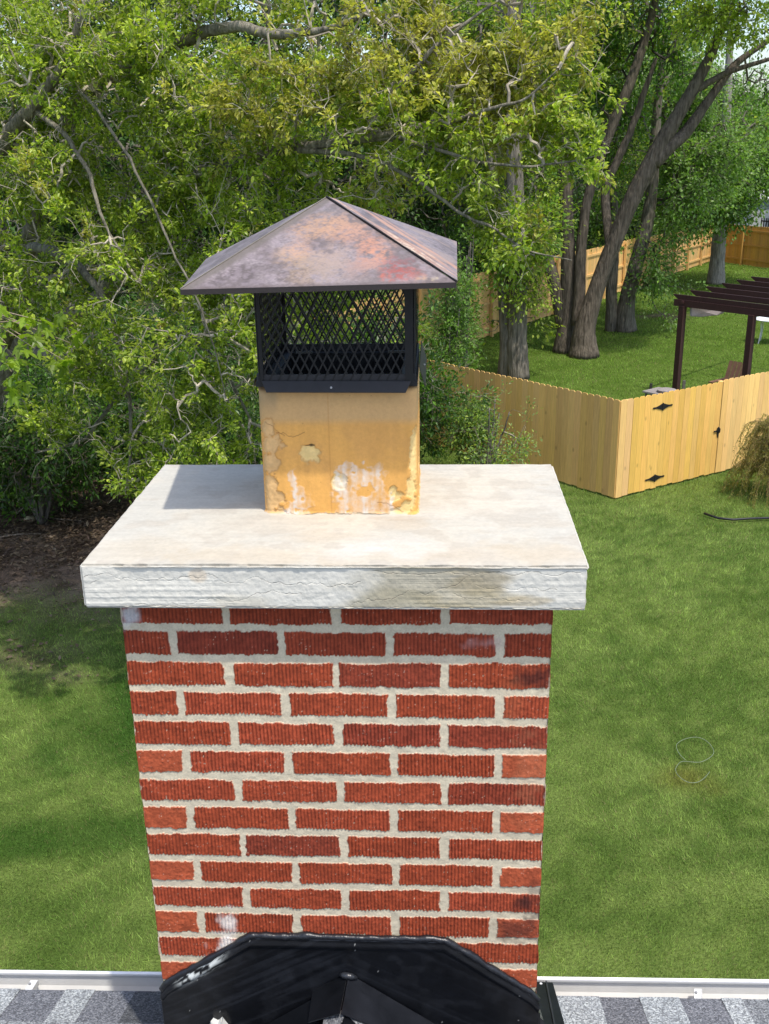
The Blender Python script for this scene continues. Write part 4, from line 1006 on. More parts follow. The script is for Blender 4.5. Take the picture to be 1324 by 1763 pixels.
def tree(name, label, cat, loc, limbs, lobes, ncl, lpc, ls, pal, seed, group=None, wr=.5, fine=True, spread=.12, tl=.28, droop=.0, bark=(.16, .14, .12), twigc=(.24, .21, .17),
         leafmat=None, clump=.47, clumpsc=1.3, twigr=.0028, bare=.0, parentcrown=True, maxatt=2.2, twk=4, pal2=None, facing=.5, hot=()):
    """limbs: list of (points (n,3), radii); lobes: list of (centre, radii, weight); ncl clusters"""
    rng = np.random.default_rng(seed); root = empty(name, loc, label, cat, group)
    tm = MB(); nodes = []
    for P, R in limbs:
        P = np.array(P, float); t = np.linspace(0, 1, len(P)); tt = np.linspace(0, 1, max(8, len(P)*5))
        # smooth resample (Catmull-like through cubic interpolation of cumulative points)
        Q = np.stack([np.interp(tt, t, P[:, i]) for i in range(3)], 1); 
        for _ in range(3): Q[1:-1] = (Q[:-2]+2*Q[1:-1]+Q[2:])/4
        RR = np.interp(tt, t, np.broadcast_to(R, len(P))); wob = np.stack([fbm(Q, 3.1, seed+k_*7, 3)-.5 for k_ in range(3)], 1)*(RR[:, None]*.35+.10*(RR[:, None] < .12))*np.array([1, 1, .8])*np.sin(np.pi*tt)[:, None]; Q = Q+wob
        k = 14 if RR.max() > .12 else 8
        tm.tube(Q, RR*(1+.12*(fbm(Q, 5, seed+3, 2)-.5)), k, bark); nodes.append(Q[len(Q)//6:] if len(Q) > 12 else Q)
    tr = tm.build('trunk', M_BARK, root, True)
    nodes = np.vstack(nodes); N0 = len(nodes)
    # cluster centres inside lobes, thinned by noise into clumps
    W_ = np.array([l[2]*l[1][0]*l[1][1]*l[1][2] for l in lobes]); W_ /= W_.sum(); C_ = []; lob = []
    while len(C_) < ncl:
        li = rng.choice(len(lobes), ncl*2, p=W_); g_ = rng.normal(size=(ncl*2, 3)); g_ /= np.linalg.norm(g_, axis=1)[:, None]
        rr = rng.random(ncl*2)**(.42); cc = np.array([lobes[i][0] for i in li])+g_*rr[:, None]*np.array([lobes[i][1] for i in li])
        kk = (fbm(cc, clumpsc, seed+50, 2) > clump) & (cc[:, 2] > .15); C_ += list(cc[kk])
    C_ = np.array(C_[:ncl])
    dist = np.array([np.min(np.linalg.norm(nodes-c, axis=1)) for c in C_]); order = np.argsort(dist); C_ = C_[order]
    cap_ = N0+ncl*5+10; ND = np.zeros((cap_, 3)); ND[:N0] = nodes; par = np.full(cap_, -1); nn = N0; paths = []; DIR = np.zeros((ncl, 3))
    for i, c in enumerate(C_):
        dd = np.linalg.norm(ND[:nn]-c, axis=1); j = int(np.argmin(dd+rng.random(nn)*.05)); a = ND[j]; L = dd[j]
        m = max(2, min(4, int(L/.18)+1)); t = np.linspace(0, 1, m+1)[1:, None]
        mid = rng.normal(size=3)*L*.16; q = a+(c-a)*t+np.sin(t*np.pi)*mid[None]+np.sin(t*np.pi)*np.array([0, 0, .12*L])
        q[:-1] += rng.normal(size=(m-1, 3))*L*.05 if m > 1 else 0
        ids = list(range(nn, nn+m)); ND[nn:nn+m] = q; par[nn] = j
        for k_ in range(1, m): par[nn+k_] = nn+k_-1
        paths.append((j, ids)); nn += m; dv = c-a; DIR[i] = dv/(np.linalg.norm(dv)+1e-6)
    cnt = np.ones(nn)
    for k_ in range(nn-1, N0-1, -1):
        if par[k_] >= 0: cnt[par[k_]] += cnt[k_]
    RAD = twigr*np.sqrt(cnt)**.92
    bm = MB()
    for (j, ids) in paths:
        idx = [j]+ids; P = ND[idx]; R = RAD[idx].copy(); R[0] = R[1] if len(R) > 1 else R[0]; R = np.minimum(R, twigr*7)
        cj = np.array(twigc)*rng.uniform(.6, 1.35); bm.tube(P, R, twk, cj, cap=False)
    # leafy end twigs
    n = ncl; DIR += rng.normal(size=(n, 3))*.55; DIR[:, 2] += .15-droop; DIR /= np.linalg.norm(DIR, axis=1)[:, None]
    TL = tl*rng.uniform(.6, 1.3, n)
    bend = rng.normal(size=(n, 3))*.25; bend[:, 2] -= droop*.8
    isb = rng.random(n) < bare
    for i in range(n):
        t = np.linspace(0, 1, 3)[:, None]; P = C_[i]+DIR[i]*TL[i]*t+bend[i]*TL[i]*t*t
        bm.tube(P, [twigr, twigr*.8, twigr*.4], 3, np.array(twigc)*rng.uniform(.6, 1.3), cap=False)
        if isb[i] or i % 3 == 0:
            for s_ in range(2):
                b0 = C_[i]+DIR[i]*TL[i]*rng.uniform(.1, .7); dv = rng.normal(size=3); dv /= np.linalg.norm(dv); dv = dv*.8+DIR[i]*.5
                bm.tube([b0, b0+dv*TL[i]*.35+[0, 0, .02], b0+dv*TL[i]*.75], [twigr*.8, twigr*.6, twigr*.3], 3, np.array(twigc)*1.15, cap=False)
    bm.build('branches', M_TWIG, root)
    li = np.repeat(np.arange(n)[~isb], lpc); m = len(li); t = rng.random(m)
    base = C_[li]+DIR[li]*(TL[li]*t)[:, None]+bend[li]*(TL[li]*t*t)[:, None]
    off = rng.normal(size=(m, 3)); off /= np.linalg.norm(off, axis=1)[:, None]; base = base+off*(spread*rng.random(m)**.7)[:, None]
    D = off*.8+DIR[li]*.6+rng.normal(size=(m, 3))*.35; D[:, 2] -= .15+droop
    Nn = rng.normal(size=(m, 3))*.55+np.array([0, 0, 1.])+SUN_DIR*facing
    S = ls*rng.uniform(.6, 1.25, m)
    col = palette(pal, m, rng)
    ct = fbm(C_, .8, seed+70, 2)[li]; 
    if pal2 is not None:
        c2 = palette(pal2, m, rng); k2 = (fbm(C_, .55, seed+80, 2)[li]+rng.normal(size=m)*.03 > .52); col[k2] = c2[k2]
    for hc, hr, hp in hot:
        kh = np.linalg.norm(C_-hc, axis=1)[li] < hr; c3 = palette(hp, m, rng); col[kh] = c3[kh]
    col = col*(.75+.5*rng.random(n)[li])[:, None]
    V, F, c = leaf_geo(base, D, Nn, S, col, wr, fine)
    fast_mesh('crown', V, F, leafmat or M_LEAF, root, c, False)
    return root

def main_tree():
    y = 9.
    F0 = np.array([-5.6, 12.0, 3.6])
    limbs = [([(-7.3, 12.6, 0), (-6.9, 12.5, 1.6), F0], [.26, .21, .19]),
             ([F0, PY(-60, 330, 10.), PY(0, 250, 9.3), PY(52, 188, 9.), PY(110, 120, 8.8), PY(150, 0, 8.6)], [.16, .12, .09, .07, .05, .03]),
             ([F0, (-3.9, 10.8, 4.3), PY(230, 400, 9.6), PY(310, 303, 9.), PY(400, 285, 8.7), PY(480, 258, 8.5), PY(560, 246, 8.3), PY(670, 232, 8.0), PY(760, 205, 7.8)], [.15, .11, .08, .062, .055, .05, .038, .028, .015]),
             ([F0, PY(80, 260, 10.2), PY(180, 130, 9.8), PY(245, 103, 9.4), PY(330, 62, 9.), PY(405, 46, 8.7), PY(480, 62, 8.5), PY(560, 55, 8.3), PY(640, 20, 8)], [.14, .10, .075, .065, .06, .052, .045, .03, .02]),
             ([PY(480, 258, 8.5), PY(600, 262, 8.1), PY(672, 285, 7.9), PY(740, 325, 7.7), PY(800, 372, 7.5), PY(850, 395, 7.4), PY(900, 430, 7.3), PY(985, 448, 7.2)], [.03, .022, .018, .016, .014, .011, .008, .004]),
             ([PY(560, 246, 8.3), PY(680, 238, 8.), PY(770, 215, 7.7), PY(835, 190, 7.5), PY(900, 175, 7.4), PY(960, 120, 7.3)], [.03, .022, .02, .018, .012, .006]),
             ([PY(670, 232, 8.), PY(760, 262, 7.7), PY(850, 285, 7.5), PY(980, 280, 7.3), PY(1050, 262, 7.2)], [.022, .016, .013, .009, .004]),
             ([PY(640, 220, 8.1), PY(700, 130, 8.), PY(760, 70, 8.), PY(860, 0, 8.)], [.03, .024, .018, .01]),
             ([F0, PY(40, 420, 10), PY(90, 430, 9.5), PY(150, 470, 9.2), PY(190, 540, 9.), PY(215, 640, 8.8), PY(230, 760, 8.6), PY(215, 850, 8.4)], [.09, .06, .05, .045, .035, .026, .018, .01]),
             ([PY(60, 190, 9.), PY(110, 230, 8.8), PY(150, 290, 8.6), PY(175, 380, 8.4), PY(215, 440, 8.3)], [.03, .026, .022, .016, .008]),
             ([PY(80, 120, 9.), PY(150, 165, 8.6), PY(230, 280, 8.4), PY(300, 430, 8.2), PY(360, 560, 8.1), PY(390, 690, 8.)], [.02, .017, .015, .012, .009, .005]),
             ([F0, (-3.4, 10.4, 3.4), PY(300, 560, 9.6), PY(380, 620, 9.2), PY(430, 720, 8.8)], [.09, .06, .04, .028, .012]),
             ([(-3.4, 10.4, 3.4), PY(230, 640, 9.3), PY(150, 760, 9.), PY(60, 780, 8.8)], [.05, .03, .02, .01])]
    lb = []
    pts = [(-20, 40, 9.4, .9), (90, 50, 9.2, .9), (220, 40, 9, .9), (350, 40, 9, .9), (480, 40, 8.8, .9), (620, 40, 8.6, .9), (760, 40, 8.4, .9), (880, 50, 8.3, .8), (960, 40, 8.2, .5),
           (0, 130, 9, .7), (60, 220, 9.2, .8), (200, 190, 9, .9), (340, 170, 8.8, .9), (480, 170, 8.6, .9), (620, 160, 8.4, .9), (750, 150, 8.2, .9), (870, 140, 8, .8), (950, 170, 7.8, .55), (1010, 235, 7.5, .38), (1030, 265, 7.3, .25),
           (40, 340, 9, .8), (170, 330, 8.8, .8), (300, 330, 8.8, .8), (420, 300, 8.6, .75), (540, 250, 8.4, .75), (660, 250, 8.2, .7), (770, 250, 8, .65), (860, 260, 7.8, .55), (935, 265, 7.6, .4), (860, 370, 7.6, .3), (900, 420, 7.4, .22),
           (30, 460, 9, .8), (150, 440, 8.8, .8), (270, 450, 8.7, .8), (380, 470, 8.6, .8), (330, 400, 8.4, .5), (90, 560, 8.9, .6), (200, 560, 8.8, .75), (310, 570, 8.7, .8), (410, 560, 8.6, .75), (480, 450, 8.9, .6), (560, 380, 9.2, .6), (650, 330, 9.2, .5), (540, 560, 9.6, .7), (590, 480, 9.8, .7), (640, 580, 10, .6),
           (150, 660, 8.8, .45), (240, 670, 8.7, .65), (340, 680, 8.6, .7), (430, 670, 8.6, .65), (250, 760, 8.5, .5), (340, 770, 8.5, .55), (430, 760, 8.5, .5), (210, 840, 8.4, .32), (280, 830, 8.4, .35), (165, 905, 8.3, .2), (200, 880, 8.3, .22), (80, 740, 8.6, .22), (50, 790, 8.6, .14), (25, 720, 8.9, .3), (130, 740, 8.6, .25)]
    for u, v, d, r in pts: lb.append((PY(u, v, d), np.array([r, r*1.1, r*.85]), 1. if r > .6 else (1.3 if r > .4 else (2.4 if r > .25 else 9.))))
    for u, v, d, r in ((100, -170, 10.5, 1.1), (450, -170, 10.5, 1.1), (0, 100, 11.3, 1.3), (300, 100, 11.3, 1.3), (550, 120, 11, 1.2), (100, 400, 11.5, 1.2), (350, 450, 11.2, 1.1)):
        lb.append((PY(u, v, d), np.array([r, r, r*.9]), .35))
    tree('spreading_tree', 'large spreading tree with lime leaf tufts and bare grey twigs filling the upper left', 'tree', (-7.3, 12.6, 0), limbs, lb, 4900, 42, .053, LIME, 11,
         wr=.56, spread=.065, tl=.20, clump=.495, facing=.9, clumpsc=1.7, bare=.28, twigr=.0023, pal2=OLIVE, bark=(.20, .18, .14), twigc=(.38, .33, .26), twk=5)
main_tree()

def maple_sprig():
    # big bright palmate leaves reaching in at the left edge
    rng = np.random.default_rng(4); loc = (-5.9, 9.2, 0)
    root = empty('maple_sapling', loc, 'slim young maple with big bright lobed leaves at the left edge', 'tree')
    e = PY(60, 600, 7.6); t = MB()
    stem = [np.array(loc), np.array([-5.6, 9., 1.6]), np.array([-5.0, 8.6, 3.0]), PY(-60, 560, 8.1)]
    t.tube(stem, [.05, .04, .03, .02], 8, (.2, .17, .13)); br = MB(); ends = [(100, 560), (60, 600), (30, 620), (120, 590), (75, 575), (20, 640), (10, 590), (110, 620), (50, 560), (0, 560), (35, 655)]
    V, F4, C = [], [], []; nv = 0
    for (u, v) in ends:
        q = PY(u, v, 7.5+rng.uniform(-.25, .3)); a = stem[-1]; mid = (a+q)/2+[0, 0, .12]; br.tube([a, mid, q], [.01, .007, .003], 5, (.25, .2, .14))
        for k in range(6):
            c = q+rng.normal(size=3)*.07; S = rng.uniform(.09, .15); out = rng.normal(size=3); out[2] = -.6; out /= np.linalg.norm(out)
            nn = np.array([0, -.35, 1.])+rng.normal(size=3)*.35; nn /= np.linalg.norm(nn); R = np.cross(out, nn); R /= np.linalg.norm(R); U = np.cross(R, out)
            pts = []
            for (ang, rad) in ((-150, .35), (-115, .55), (-95, .3), (-62, .85), (-45, .62), (-35, .4), (-18, .72), (0, 1.05), (18, .72), (35, .4), (45, .62), (62, .85), (95, .3), (115, .55), (150, .35)):
                th = math.radians(ang); pts.append(c+S*rad*(out*math.cos(th)+R*math.sin(th))-U*S*.25*rad*rad)
            base = len(V); V.append(c); V += pts; cc = np.array([.24, .36, .03])*rng.uniform(.55, 1.15); C += [cc]*(len(pts)+1)
            F4 += [(base, base+i+1, base+i+2) for i in range(len(pts)-1)]
    t.build('trunk', M_BARK, root, True); br.build('branches', M_TWIG, root)
    fast_mesh('crown', np.array(V), np.array(F4), M_LEAF, root, np.array(C))
maple_sprig()

def yard_tree(label, base, limbs, lobes, ncl, seed, pal=GREEN, ls=.13, lpc=26, name='maple_tree', pal2=None, bark=(.17, .148, .118), spread=.35, tl=.5, droop=.25, group='shade trees in the neighbouring yard', **kw):
    return tree(name, label, 'tree', base, limbs, lobes, ncl, lpc, ls, pal, seed, group, fine=False, wr=.62, spread=spread, tl=tl, droop=droop, bark=bark, twigc=(.12, .105, .085), twigr=.006, clump=.45, clumpsc=.6, twk=3, pal2=pal2, **kw)
def T(u, v, y): return PY(u, v, y)
def lob(*a): return [(PY(u, v, d), np.array([r, r, r*.8]), w_) for (u, v, d, r, w_) in a]
# two-stemmed trunk nearest the fence
b = PZ(888, 652, 0); yb = b[1]
def T1():
    yard_tree('thick grey trunk with leafy shoots just behind the picket fence', b,
          [([(b[0]+.05, b[1], 0), T(888, 600, yb), T(890, 545, yb), T(893, 470, yb), T(890, 380, yb), T(885, 250, yb), T(880, 60, yb), T(880, -150, yb)], [.34, .31, .28, .26, .24, .2, .15, .08]),
           ([(b[0]-.30, b[1]+.1, 0), T(872, 600, yb), T(870, 540, yb+.1), T(866, 450, yb+.3), T(850, 300, yb+.3), T(830, 100, yb)], [.22, .18, .17, .16, .12, .07])],
          lob((900, 400, 25.5, .9, 1.6), (870, 430, 25.5, .7, 1.2), (925, 380, 25.6, .6, 1.3), (890, 470, 25.6, .7, 1.4), (850, 560, 26, .4, 1), (925, 500, 25.8, .45, 1.4), (930, 560, 25.8, .35, 1.2), (900, 520, 25.6, .4, 1.3), (900, 300, 26.5, 1.1, .8), (840, 330, 27.6, 1.1, .7), (870, 180, 27.6, 1.6, .6), (920, 80, 27.6, 1.6, .6), (830, 60, 27.6, 1.6, .5)), 950, 21, pal=LIME[1:2]+LIME[3:]+GREEN[:2], ls=.115, pal2=LIME)
T1()
def T2():
    a = PZ(972, 606, 0); ya = a[1]; c = PZ(1002, 614, 0); yc = c[1]
    yard_tree('cluster of dark leaning trunks rising from one flared base in mid yard', c,
          [([(c[0]+.05, c[1], 0), T(1005, 570, yc), T(1022, 510, yc), T(1048, 440, yc), T(1075, 370, yc), T(1110, 300, yc), T(1150, 225, yc), T(1190, 160, yc), T(1222, 100, yc), T(1245, 40, yc), T(1260, -60, yc)], [.48, .32, .24, .22, .23, .24, .21, .17, .14, .11, .07]),
           ([(a[0], a[1], 0), T(975, 570, ya), T(978, 500, ya), T(978, 430, ya), T(975, 350, ya), T(968, 260, ya), T(975, 180, ya), T(985, 40, ya), T(990, -80, ya)], [.38, .28, .24, .21, .19, .17, .14, .10, .06]),
           ([T(968, 560, ya), T(958, 500, ya), T(945, 455, ya), T(935, 400, ya+.5), T(925, 300, ya+1)], [.2, .2, .18, .13, .07]),
           ([T(995, 560, yc+.3), T(998, 500, yc+.4), T(1000, 430, yc+.5), T(1010, 340, yc+.6), T(1040, 250, yc+.8), T(1090, 130, yc+.8), T(1120, 40, yc+.8), T(1140, -60, yc)], [.2, .17, .16, .14, .15, .14, .11, .07]),
           ([T(1125, 280, yc), T(1155, 250, yc), T(1180, 230, yc+.3), T(1215, 180, yc+.4), T(1262, 110, yc+.5), T(1324, 70, yc+.5)], [.22, .19, .17, .13, .10, .06]),
           ([T(1050, 420, yc), T(1045, 380, yc+.4), T(1040, 320, yc+.8), T(1090, 220, yc+1), T(1105, 170, yc+1), T(1130, 100, yc+1)], [.14, .13, .13, .10, .09, .05]),
           ([T(1190, 160, yc), T(1250, 125, yc), T(1330, 100, yc)], [.10, .08, .05])],
          lob((1245, 30, 28, .9, 2.2), (1200, 20, 28, .8, 2), (1290, 30, 28, .6, 1.6), (1040, 60, 31.5, 1.6, 1), (960, 90, 31.5, 1.6, 1), (1000, 200, 32, 1.6, 1), (930, 230, 31.5, 1.5, 1), (1080, 150, 32.5, 1.2, .9), (1060, 260, 33, 1.4, .8), (1000, 330, 32, 1.2, .8), (930, 330, 31.5, 1.1, .8),
              (1110, 60, 33, 1.4, .8), (1180, 90, 31, 1.1, 1.1), (1150, 30, 31, 1.1, 1.1), (1290, 170, 31, 1., .9), (1310, 40, 30, .9, 1.), (1000, -60, 30, 2.6, .6), (1250, -110, 28, 2.4, .6), (1130, -120, 30, 2.5, .5), (1060, 400, 29.2, .35, 2), (1080, 480, 29, .3, 2)), 1500, 22, pal=GREEN, ls=.13, pal2=LIME[1:4], bark=(.12, .098, .075), hot=((T(1245, 30, 28), 1.0, LIME[:3]), (T(1200, 20, 28), .9, LIME[:3]), (T(1290, 30, 28), .8, LIME[:3])))
T2()
def T3():
    c = PZ(1072, 570, 0); yc = c[1]
    yard_tree('pair of grey trunks leaning right behind the dark trunk cluster', c,
          [([(c[0]+.1, c[1], 0), T(1075, 540, yc), T(1086, 490, yc), T(1102, 430, yc), T(1118, 370, yc), T(1125, 300, yc), T(1130, 200, yc), T(1145, 60, yc)], [.40, .30, .25, .23, .21, .18, .14, .08]),
           ([(c[0]-.35, c[1]+.1, 0), T(1053, 540, yc), T(1052, 500, yc), T(1056, 440, yc), T(1060, 380, yc), T(1050, 280, yc), T(1035, 120, yc)], [.24, .2, .19, .18, .15, .12, .08])],
          lob((1160, 330, 33, 1.4, 1), (1140, 420, 32.5, .9, 1.2), (1130, 480, 32.3, .7, 1.3), (1160, 500, 32.2, .55, 1.5), (1150, 540, 32, .3, 1.5), (1200, 270, 34, 1.6, 1), (1180, 170, 35, 1.6, .8), (1100, 330, 35, 1.4, .8), (1240, 220, 36, 1.7, .8)), 1100, 23, pal=SAGE+GREEN[:2], ls=.12, bark=(.155, .135, .108))
T3()
def T4():
    c = PZ(1232, 488, 0); yc = c[1]
    yard_tree('lone upright pale grey trunk near the far end of the yard', c,
          [([(c[0], c[1], 0), T(1234, 460, yc), T(1237, 420, yc), T(1240, 380, yc), T(1243, 320, yc), T(1248, 240, yc), T(1255, 120, yc), T(1260, -40, yc)], [.42, .34, .31, .29, .26, .22, .16, .1])],
          lob((1240, 310, 43, 2.2, 1), (1290, 300, 44, 2.0, 1), (1190, 330, 43, 1.8, 1), (1180, 380, 42.5, 1.1, 1.2), (1300, 220, 45, 2.2, .8), (1210, 240, 45, 2.2, .9), (1270, 345, 43, 1.0, 1.2), (1180, 140, 46, 1.6, .5)), 1000, 24, pal=GREEN+SAGE, ls=.17, spread=.45, tl=.6, bark=(.26, .24, .21))
T4()

# woodland behind: one prototype per kind, copies share mesh data
def copy_tree(root, loc, rz_, s, label, group=None):
    r = root.copy(); SC.collection.objects.link(r); r.location = Vector([float(q) for q in loc]); r.rotation_euler = (0, 0, rz_); r.scale = (s, s, s*1.0); r['label'] = label
    if group: r['group'] = group
    for ch in root.children:
        k = ch.copy(); SC.collection.objects.link(k); k.parent = r
    return r
def proto(seed, pal, label, loc, H=13, ls=.2, ncl=1100, name='woodland_tree', low=1.2, R=3.4, group='trees beyond the board fence'):
    x, y = loc; lb = []; rng = np.random.default_rng(seed)
    for i in range(16):
        t = i/15; z = low+(H-low)*t; rr = R*(.45+.55*math.sin(math.pi*min(1, .15+t*.85))); a = i*2.4
        lb.append((np.array([x+math.cos(a)*rr*.45, y+math.sin(a)*rr*.45, z]), np.array([rr*.75, rr*.75, H*.11]), 1.))
    limbs = [([(x, y, 0), (x+.1, y, H*.3), (x-.1, y+.1, H*.6), (x, y, H*.9)], [.28, .22, .15, .05]),
             ([(x, y, H*.2), (x+1.2, y-.5, H*.35), (x+2, y-.9, H*.5)], [.14, .09, .04]), ([(x, y, H*.25), (x-1.1, y+.6, H*.4), (x-1.9, y+.9, H*.55)], [.14, .09, .04])]
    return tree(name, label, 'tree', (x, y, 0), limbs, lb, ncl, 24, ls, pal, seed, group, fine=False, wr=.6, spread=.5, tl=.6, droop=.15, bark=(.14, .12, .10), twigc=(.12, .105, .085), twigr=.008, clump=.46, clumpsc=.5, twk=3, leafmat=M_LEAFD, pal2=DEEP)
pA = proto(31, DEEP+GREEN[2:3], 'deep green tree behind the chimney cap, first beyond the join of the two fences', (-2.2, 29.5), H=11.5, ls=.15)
pB = proto(33, GREEN+SAGE, 'mid green tree behind the lone pale trunk beyond the far fence', (13.6, 61.), H=13.5, ls=.22, R=4.2)
pC = proto(35, SAGE+LIME[:1], 'light green tree rising over the sunlit board fence between leaning trunks', (3.2, 42.), H=12, ls=.18)
cps = [(pA, -6.5, 25.8, 1.9, 1.0, 'dark broad tree left of the picket run, behind the large twiggy tree'),
       (pA, -10.8, 22.5, 4.1, 1.05, 'dark tree at far left showing through gaps in the twiggy tree'),
       (pC, -5.2, 34, 2.2, 1.1, 'pale green tree deep in the wood left of the cap'),
       (pA, -.4, 37, .8, 1.15, 'tall dark tree behind the right slope of the cap lid'),
       (pC, -10, 31, 5.2, 1.15, 'pale tree showing at the top left corner behind twigs'),
       (pB, 2.2, 52, .4, 1.1, 'broad tree in the far wood right above the cap'),
       (pB, 8.2, 58, 2.6, 1.1, 'broad tree in the far wood between the straight trunk and the leaning trunk'),
       (pB, 18.6, 66, 4.4, .72, 'lower tree past the far fence below the patch of open sky'),
       (pC, 8.8, 51, 3.4, .85, 'light green tree over the corner where the far fences meet'),
       (pA, 24, 58, 1.2, 1.0, 'dark tree beyond the railing at the right edge')]
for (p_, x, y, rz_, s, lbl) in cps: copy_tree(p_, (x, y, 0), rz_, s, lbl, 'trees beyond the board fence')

# understorey shrubs
def shrub(name, label, c, R, H, n, lpc, ls, pal, seed, group=None, **kw):
    x, y = c; rng = np.random.default_rng(seed); lb = []; limbs = []
    for i in range(7):
        a = i*2.39; rr = R*.5*((i+.5)/7)**.5; top = np.array([x+math.cos(a)*rr*1.2, y+math.sin(a)*rr*1.2, H*(.55+.4*rng.random())])
        limbs.append(([(x+.03*math.cos(a), y+.03*math.sin(a), 0), ((x+top[0])/2, (y+top[1])/2, top[2]*.55), tuple(top)], [.03, .02, .01]))
        lb.append((np.array([x+math.cos(a)*rr, y+math.sin(a)*rr, H*(.3+.35*rng.random())]), np.array([R*.55, R*.55, H*.36]), 1.)); lb.append((top-[0, 0, H*.12], np.array([R*.4, R*.4, H*.2]), 1.))
    return tree(name, label, 'shrub', (x, y, 0), limbs, lb, n, lpc, ls, pal, seed, group, fine=False, wr=.45, spread=kw.pop('spread', .14), tl=kw.pop('tl', .25), twk=3, clump=.40, clumpsc=1.5, twigc=(.16, .14, .10), **kw)
s0 = shrub('broadleaf_shrub', 'sage green bush growing against the picket fence right of the flue', (1.12, 16.4), .88, 1.85, 420, 22, .065, SAGE+LIME[:1], 41)
shrub('broadleaf_shrub', 'taller green bush behind the fence, just right of the cap mesh', (.50, 21.6), .52, 3.7, 320, 24, .08, GREEN+SAGE, 42)
shrub('broadleaf_shrub', 'dark leafy shoots hanging over the start of the board fence', (.95, 24.5), .42, 4.4, 130, 20, .10, GREEN, 43)
sg0 = shrub('broadleaf_shrub', 'green bush directly behind the flue, seen through the mesh', (-.55, 17.3), .9, 2.9, 420, 26, .075, GREEN+SAGE[:1], 48)
shrub('broadleaf_shrub', 'tall green bush before the picket fence, filling the right half of the cap mesh', (-1.1, 19.2), .85, 3.3, 420, 24, .085, GREEN, 49)
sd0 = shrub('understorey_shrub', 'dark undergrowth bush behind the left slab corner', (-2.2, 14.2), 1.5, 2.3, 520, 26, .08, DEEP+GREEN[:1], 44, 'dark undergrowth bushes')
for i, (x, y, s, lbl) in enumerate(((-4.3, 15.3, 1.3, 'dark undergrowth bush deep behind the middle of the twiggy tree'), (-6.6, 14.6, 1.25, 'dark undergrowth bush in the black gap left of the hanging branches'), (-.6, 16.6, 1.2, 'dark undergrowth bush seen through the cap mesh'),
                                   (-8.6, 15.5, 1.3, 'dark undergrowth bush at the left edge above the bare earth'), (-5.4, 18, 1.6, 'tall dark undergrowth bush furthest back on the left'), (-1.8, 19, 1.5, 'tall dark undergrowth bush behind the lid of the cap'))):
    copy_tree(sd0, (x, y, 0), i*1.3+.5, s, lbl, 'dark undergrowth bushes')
for i, (u, v, s) in enumerate(((95, 830, .5), (10, 880, .42))):
    c = PZ(u, v, 0); 
    if i == 0: l0 = shrub('low_plant', 'small green plant on the bare earth under the twiggy tree', (c[0], c[1]), .5, .6, 90, 20, .07, GREEN, 47)
    else: copy_tree(l0, (c[0], c[1], 0), 1.7, .9, 'small green plant at the left edge of the bare earth')

def weeping_bush():
    # drooping golden-green conifer at the right edge
    rng = np.random.default_rng(5); c = PZ(1318, 862, 0); root = empty('drooping_conifer', c, 'golden green conifer with drooping thread twigs in front of the fence at right', 'shrub')
    c = c+[.12, .25, 0]; br = MB(); V, C = [], []; F = []; nv = 0; H = 1.45; nS = 420; bases = []; dirs = []; tone = []
    tr = MB(); tr.tube([c, c+[0, 0, H*.8]], [.05, .015], 7, (.15, .1, .07)); tr.build('trunk', M_BARK, root)
    for i in range(nS):
        a = rng.uniform(0, 2*np.pi); z0 = H*rng.uniform(.25, .95); L = rng.uniform(.35, .8)*(1.15-.4*z0/H); o = np.array([math.cos(a), math.sin(a), 0]); t = np.linspace(0, 1, 7)[:, None]
        P = c+[0, 0, z0]+o*L*np.sin(t*np.pi/2)**.9*1.0+np.array([0, 0, 1.])*(.16*np.sin(t*np.pi)-rng.uniform(.35, .75)*t**2*L*1.3)+rng.normal(size=(7, 3))*.012
        P[:, 2] = np.maximum(P[:, 2], .02); br.tube(P, [.004, .004, .003, .003, .003, .002, .0015], 3, (.22, .16, .07), cap=False)
        m = 80; tt = rng.uniform(.15, 1, m); q = np.stack([np.interp(tt, t[:, 0], P[:, k]) for k in range(3)], 1); bases.append(q)
        dv = rng.normal(size=(m, 3))*.5; dv[:, 2] -= .9; dirs.append(dv); g_ = rng.uniform(.7, 1.25)
        tone.append(palette(GOLD, m, rng)*g_)
    B = np.vstack(bases); D = np.vstack(dirs); n = len(B); Vv, Ff, Cc = leaf_geo(B, D, rng.normal(size=(n, 3)), rng.uniform(.03, .07, n), np.vstack(tone), .16, False)
    br.build('branches', M_TWIG, root); fast_mesh('crown', Vv, Ff, M_LEAF, root, Cc)
weeping_bush()

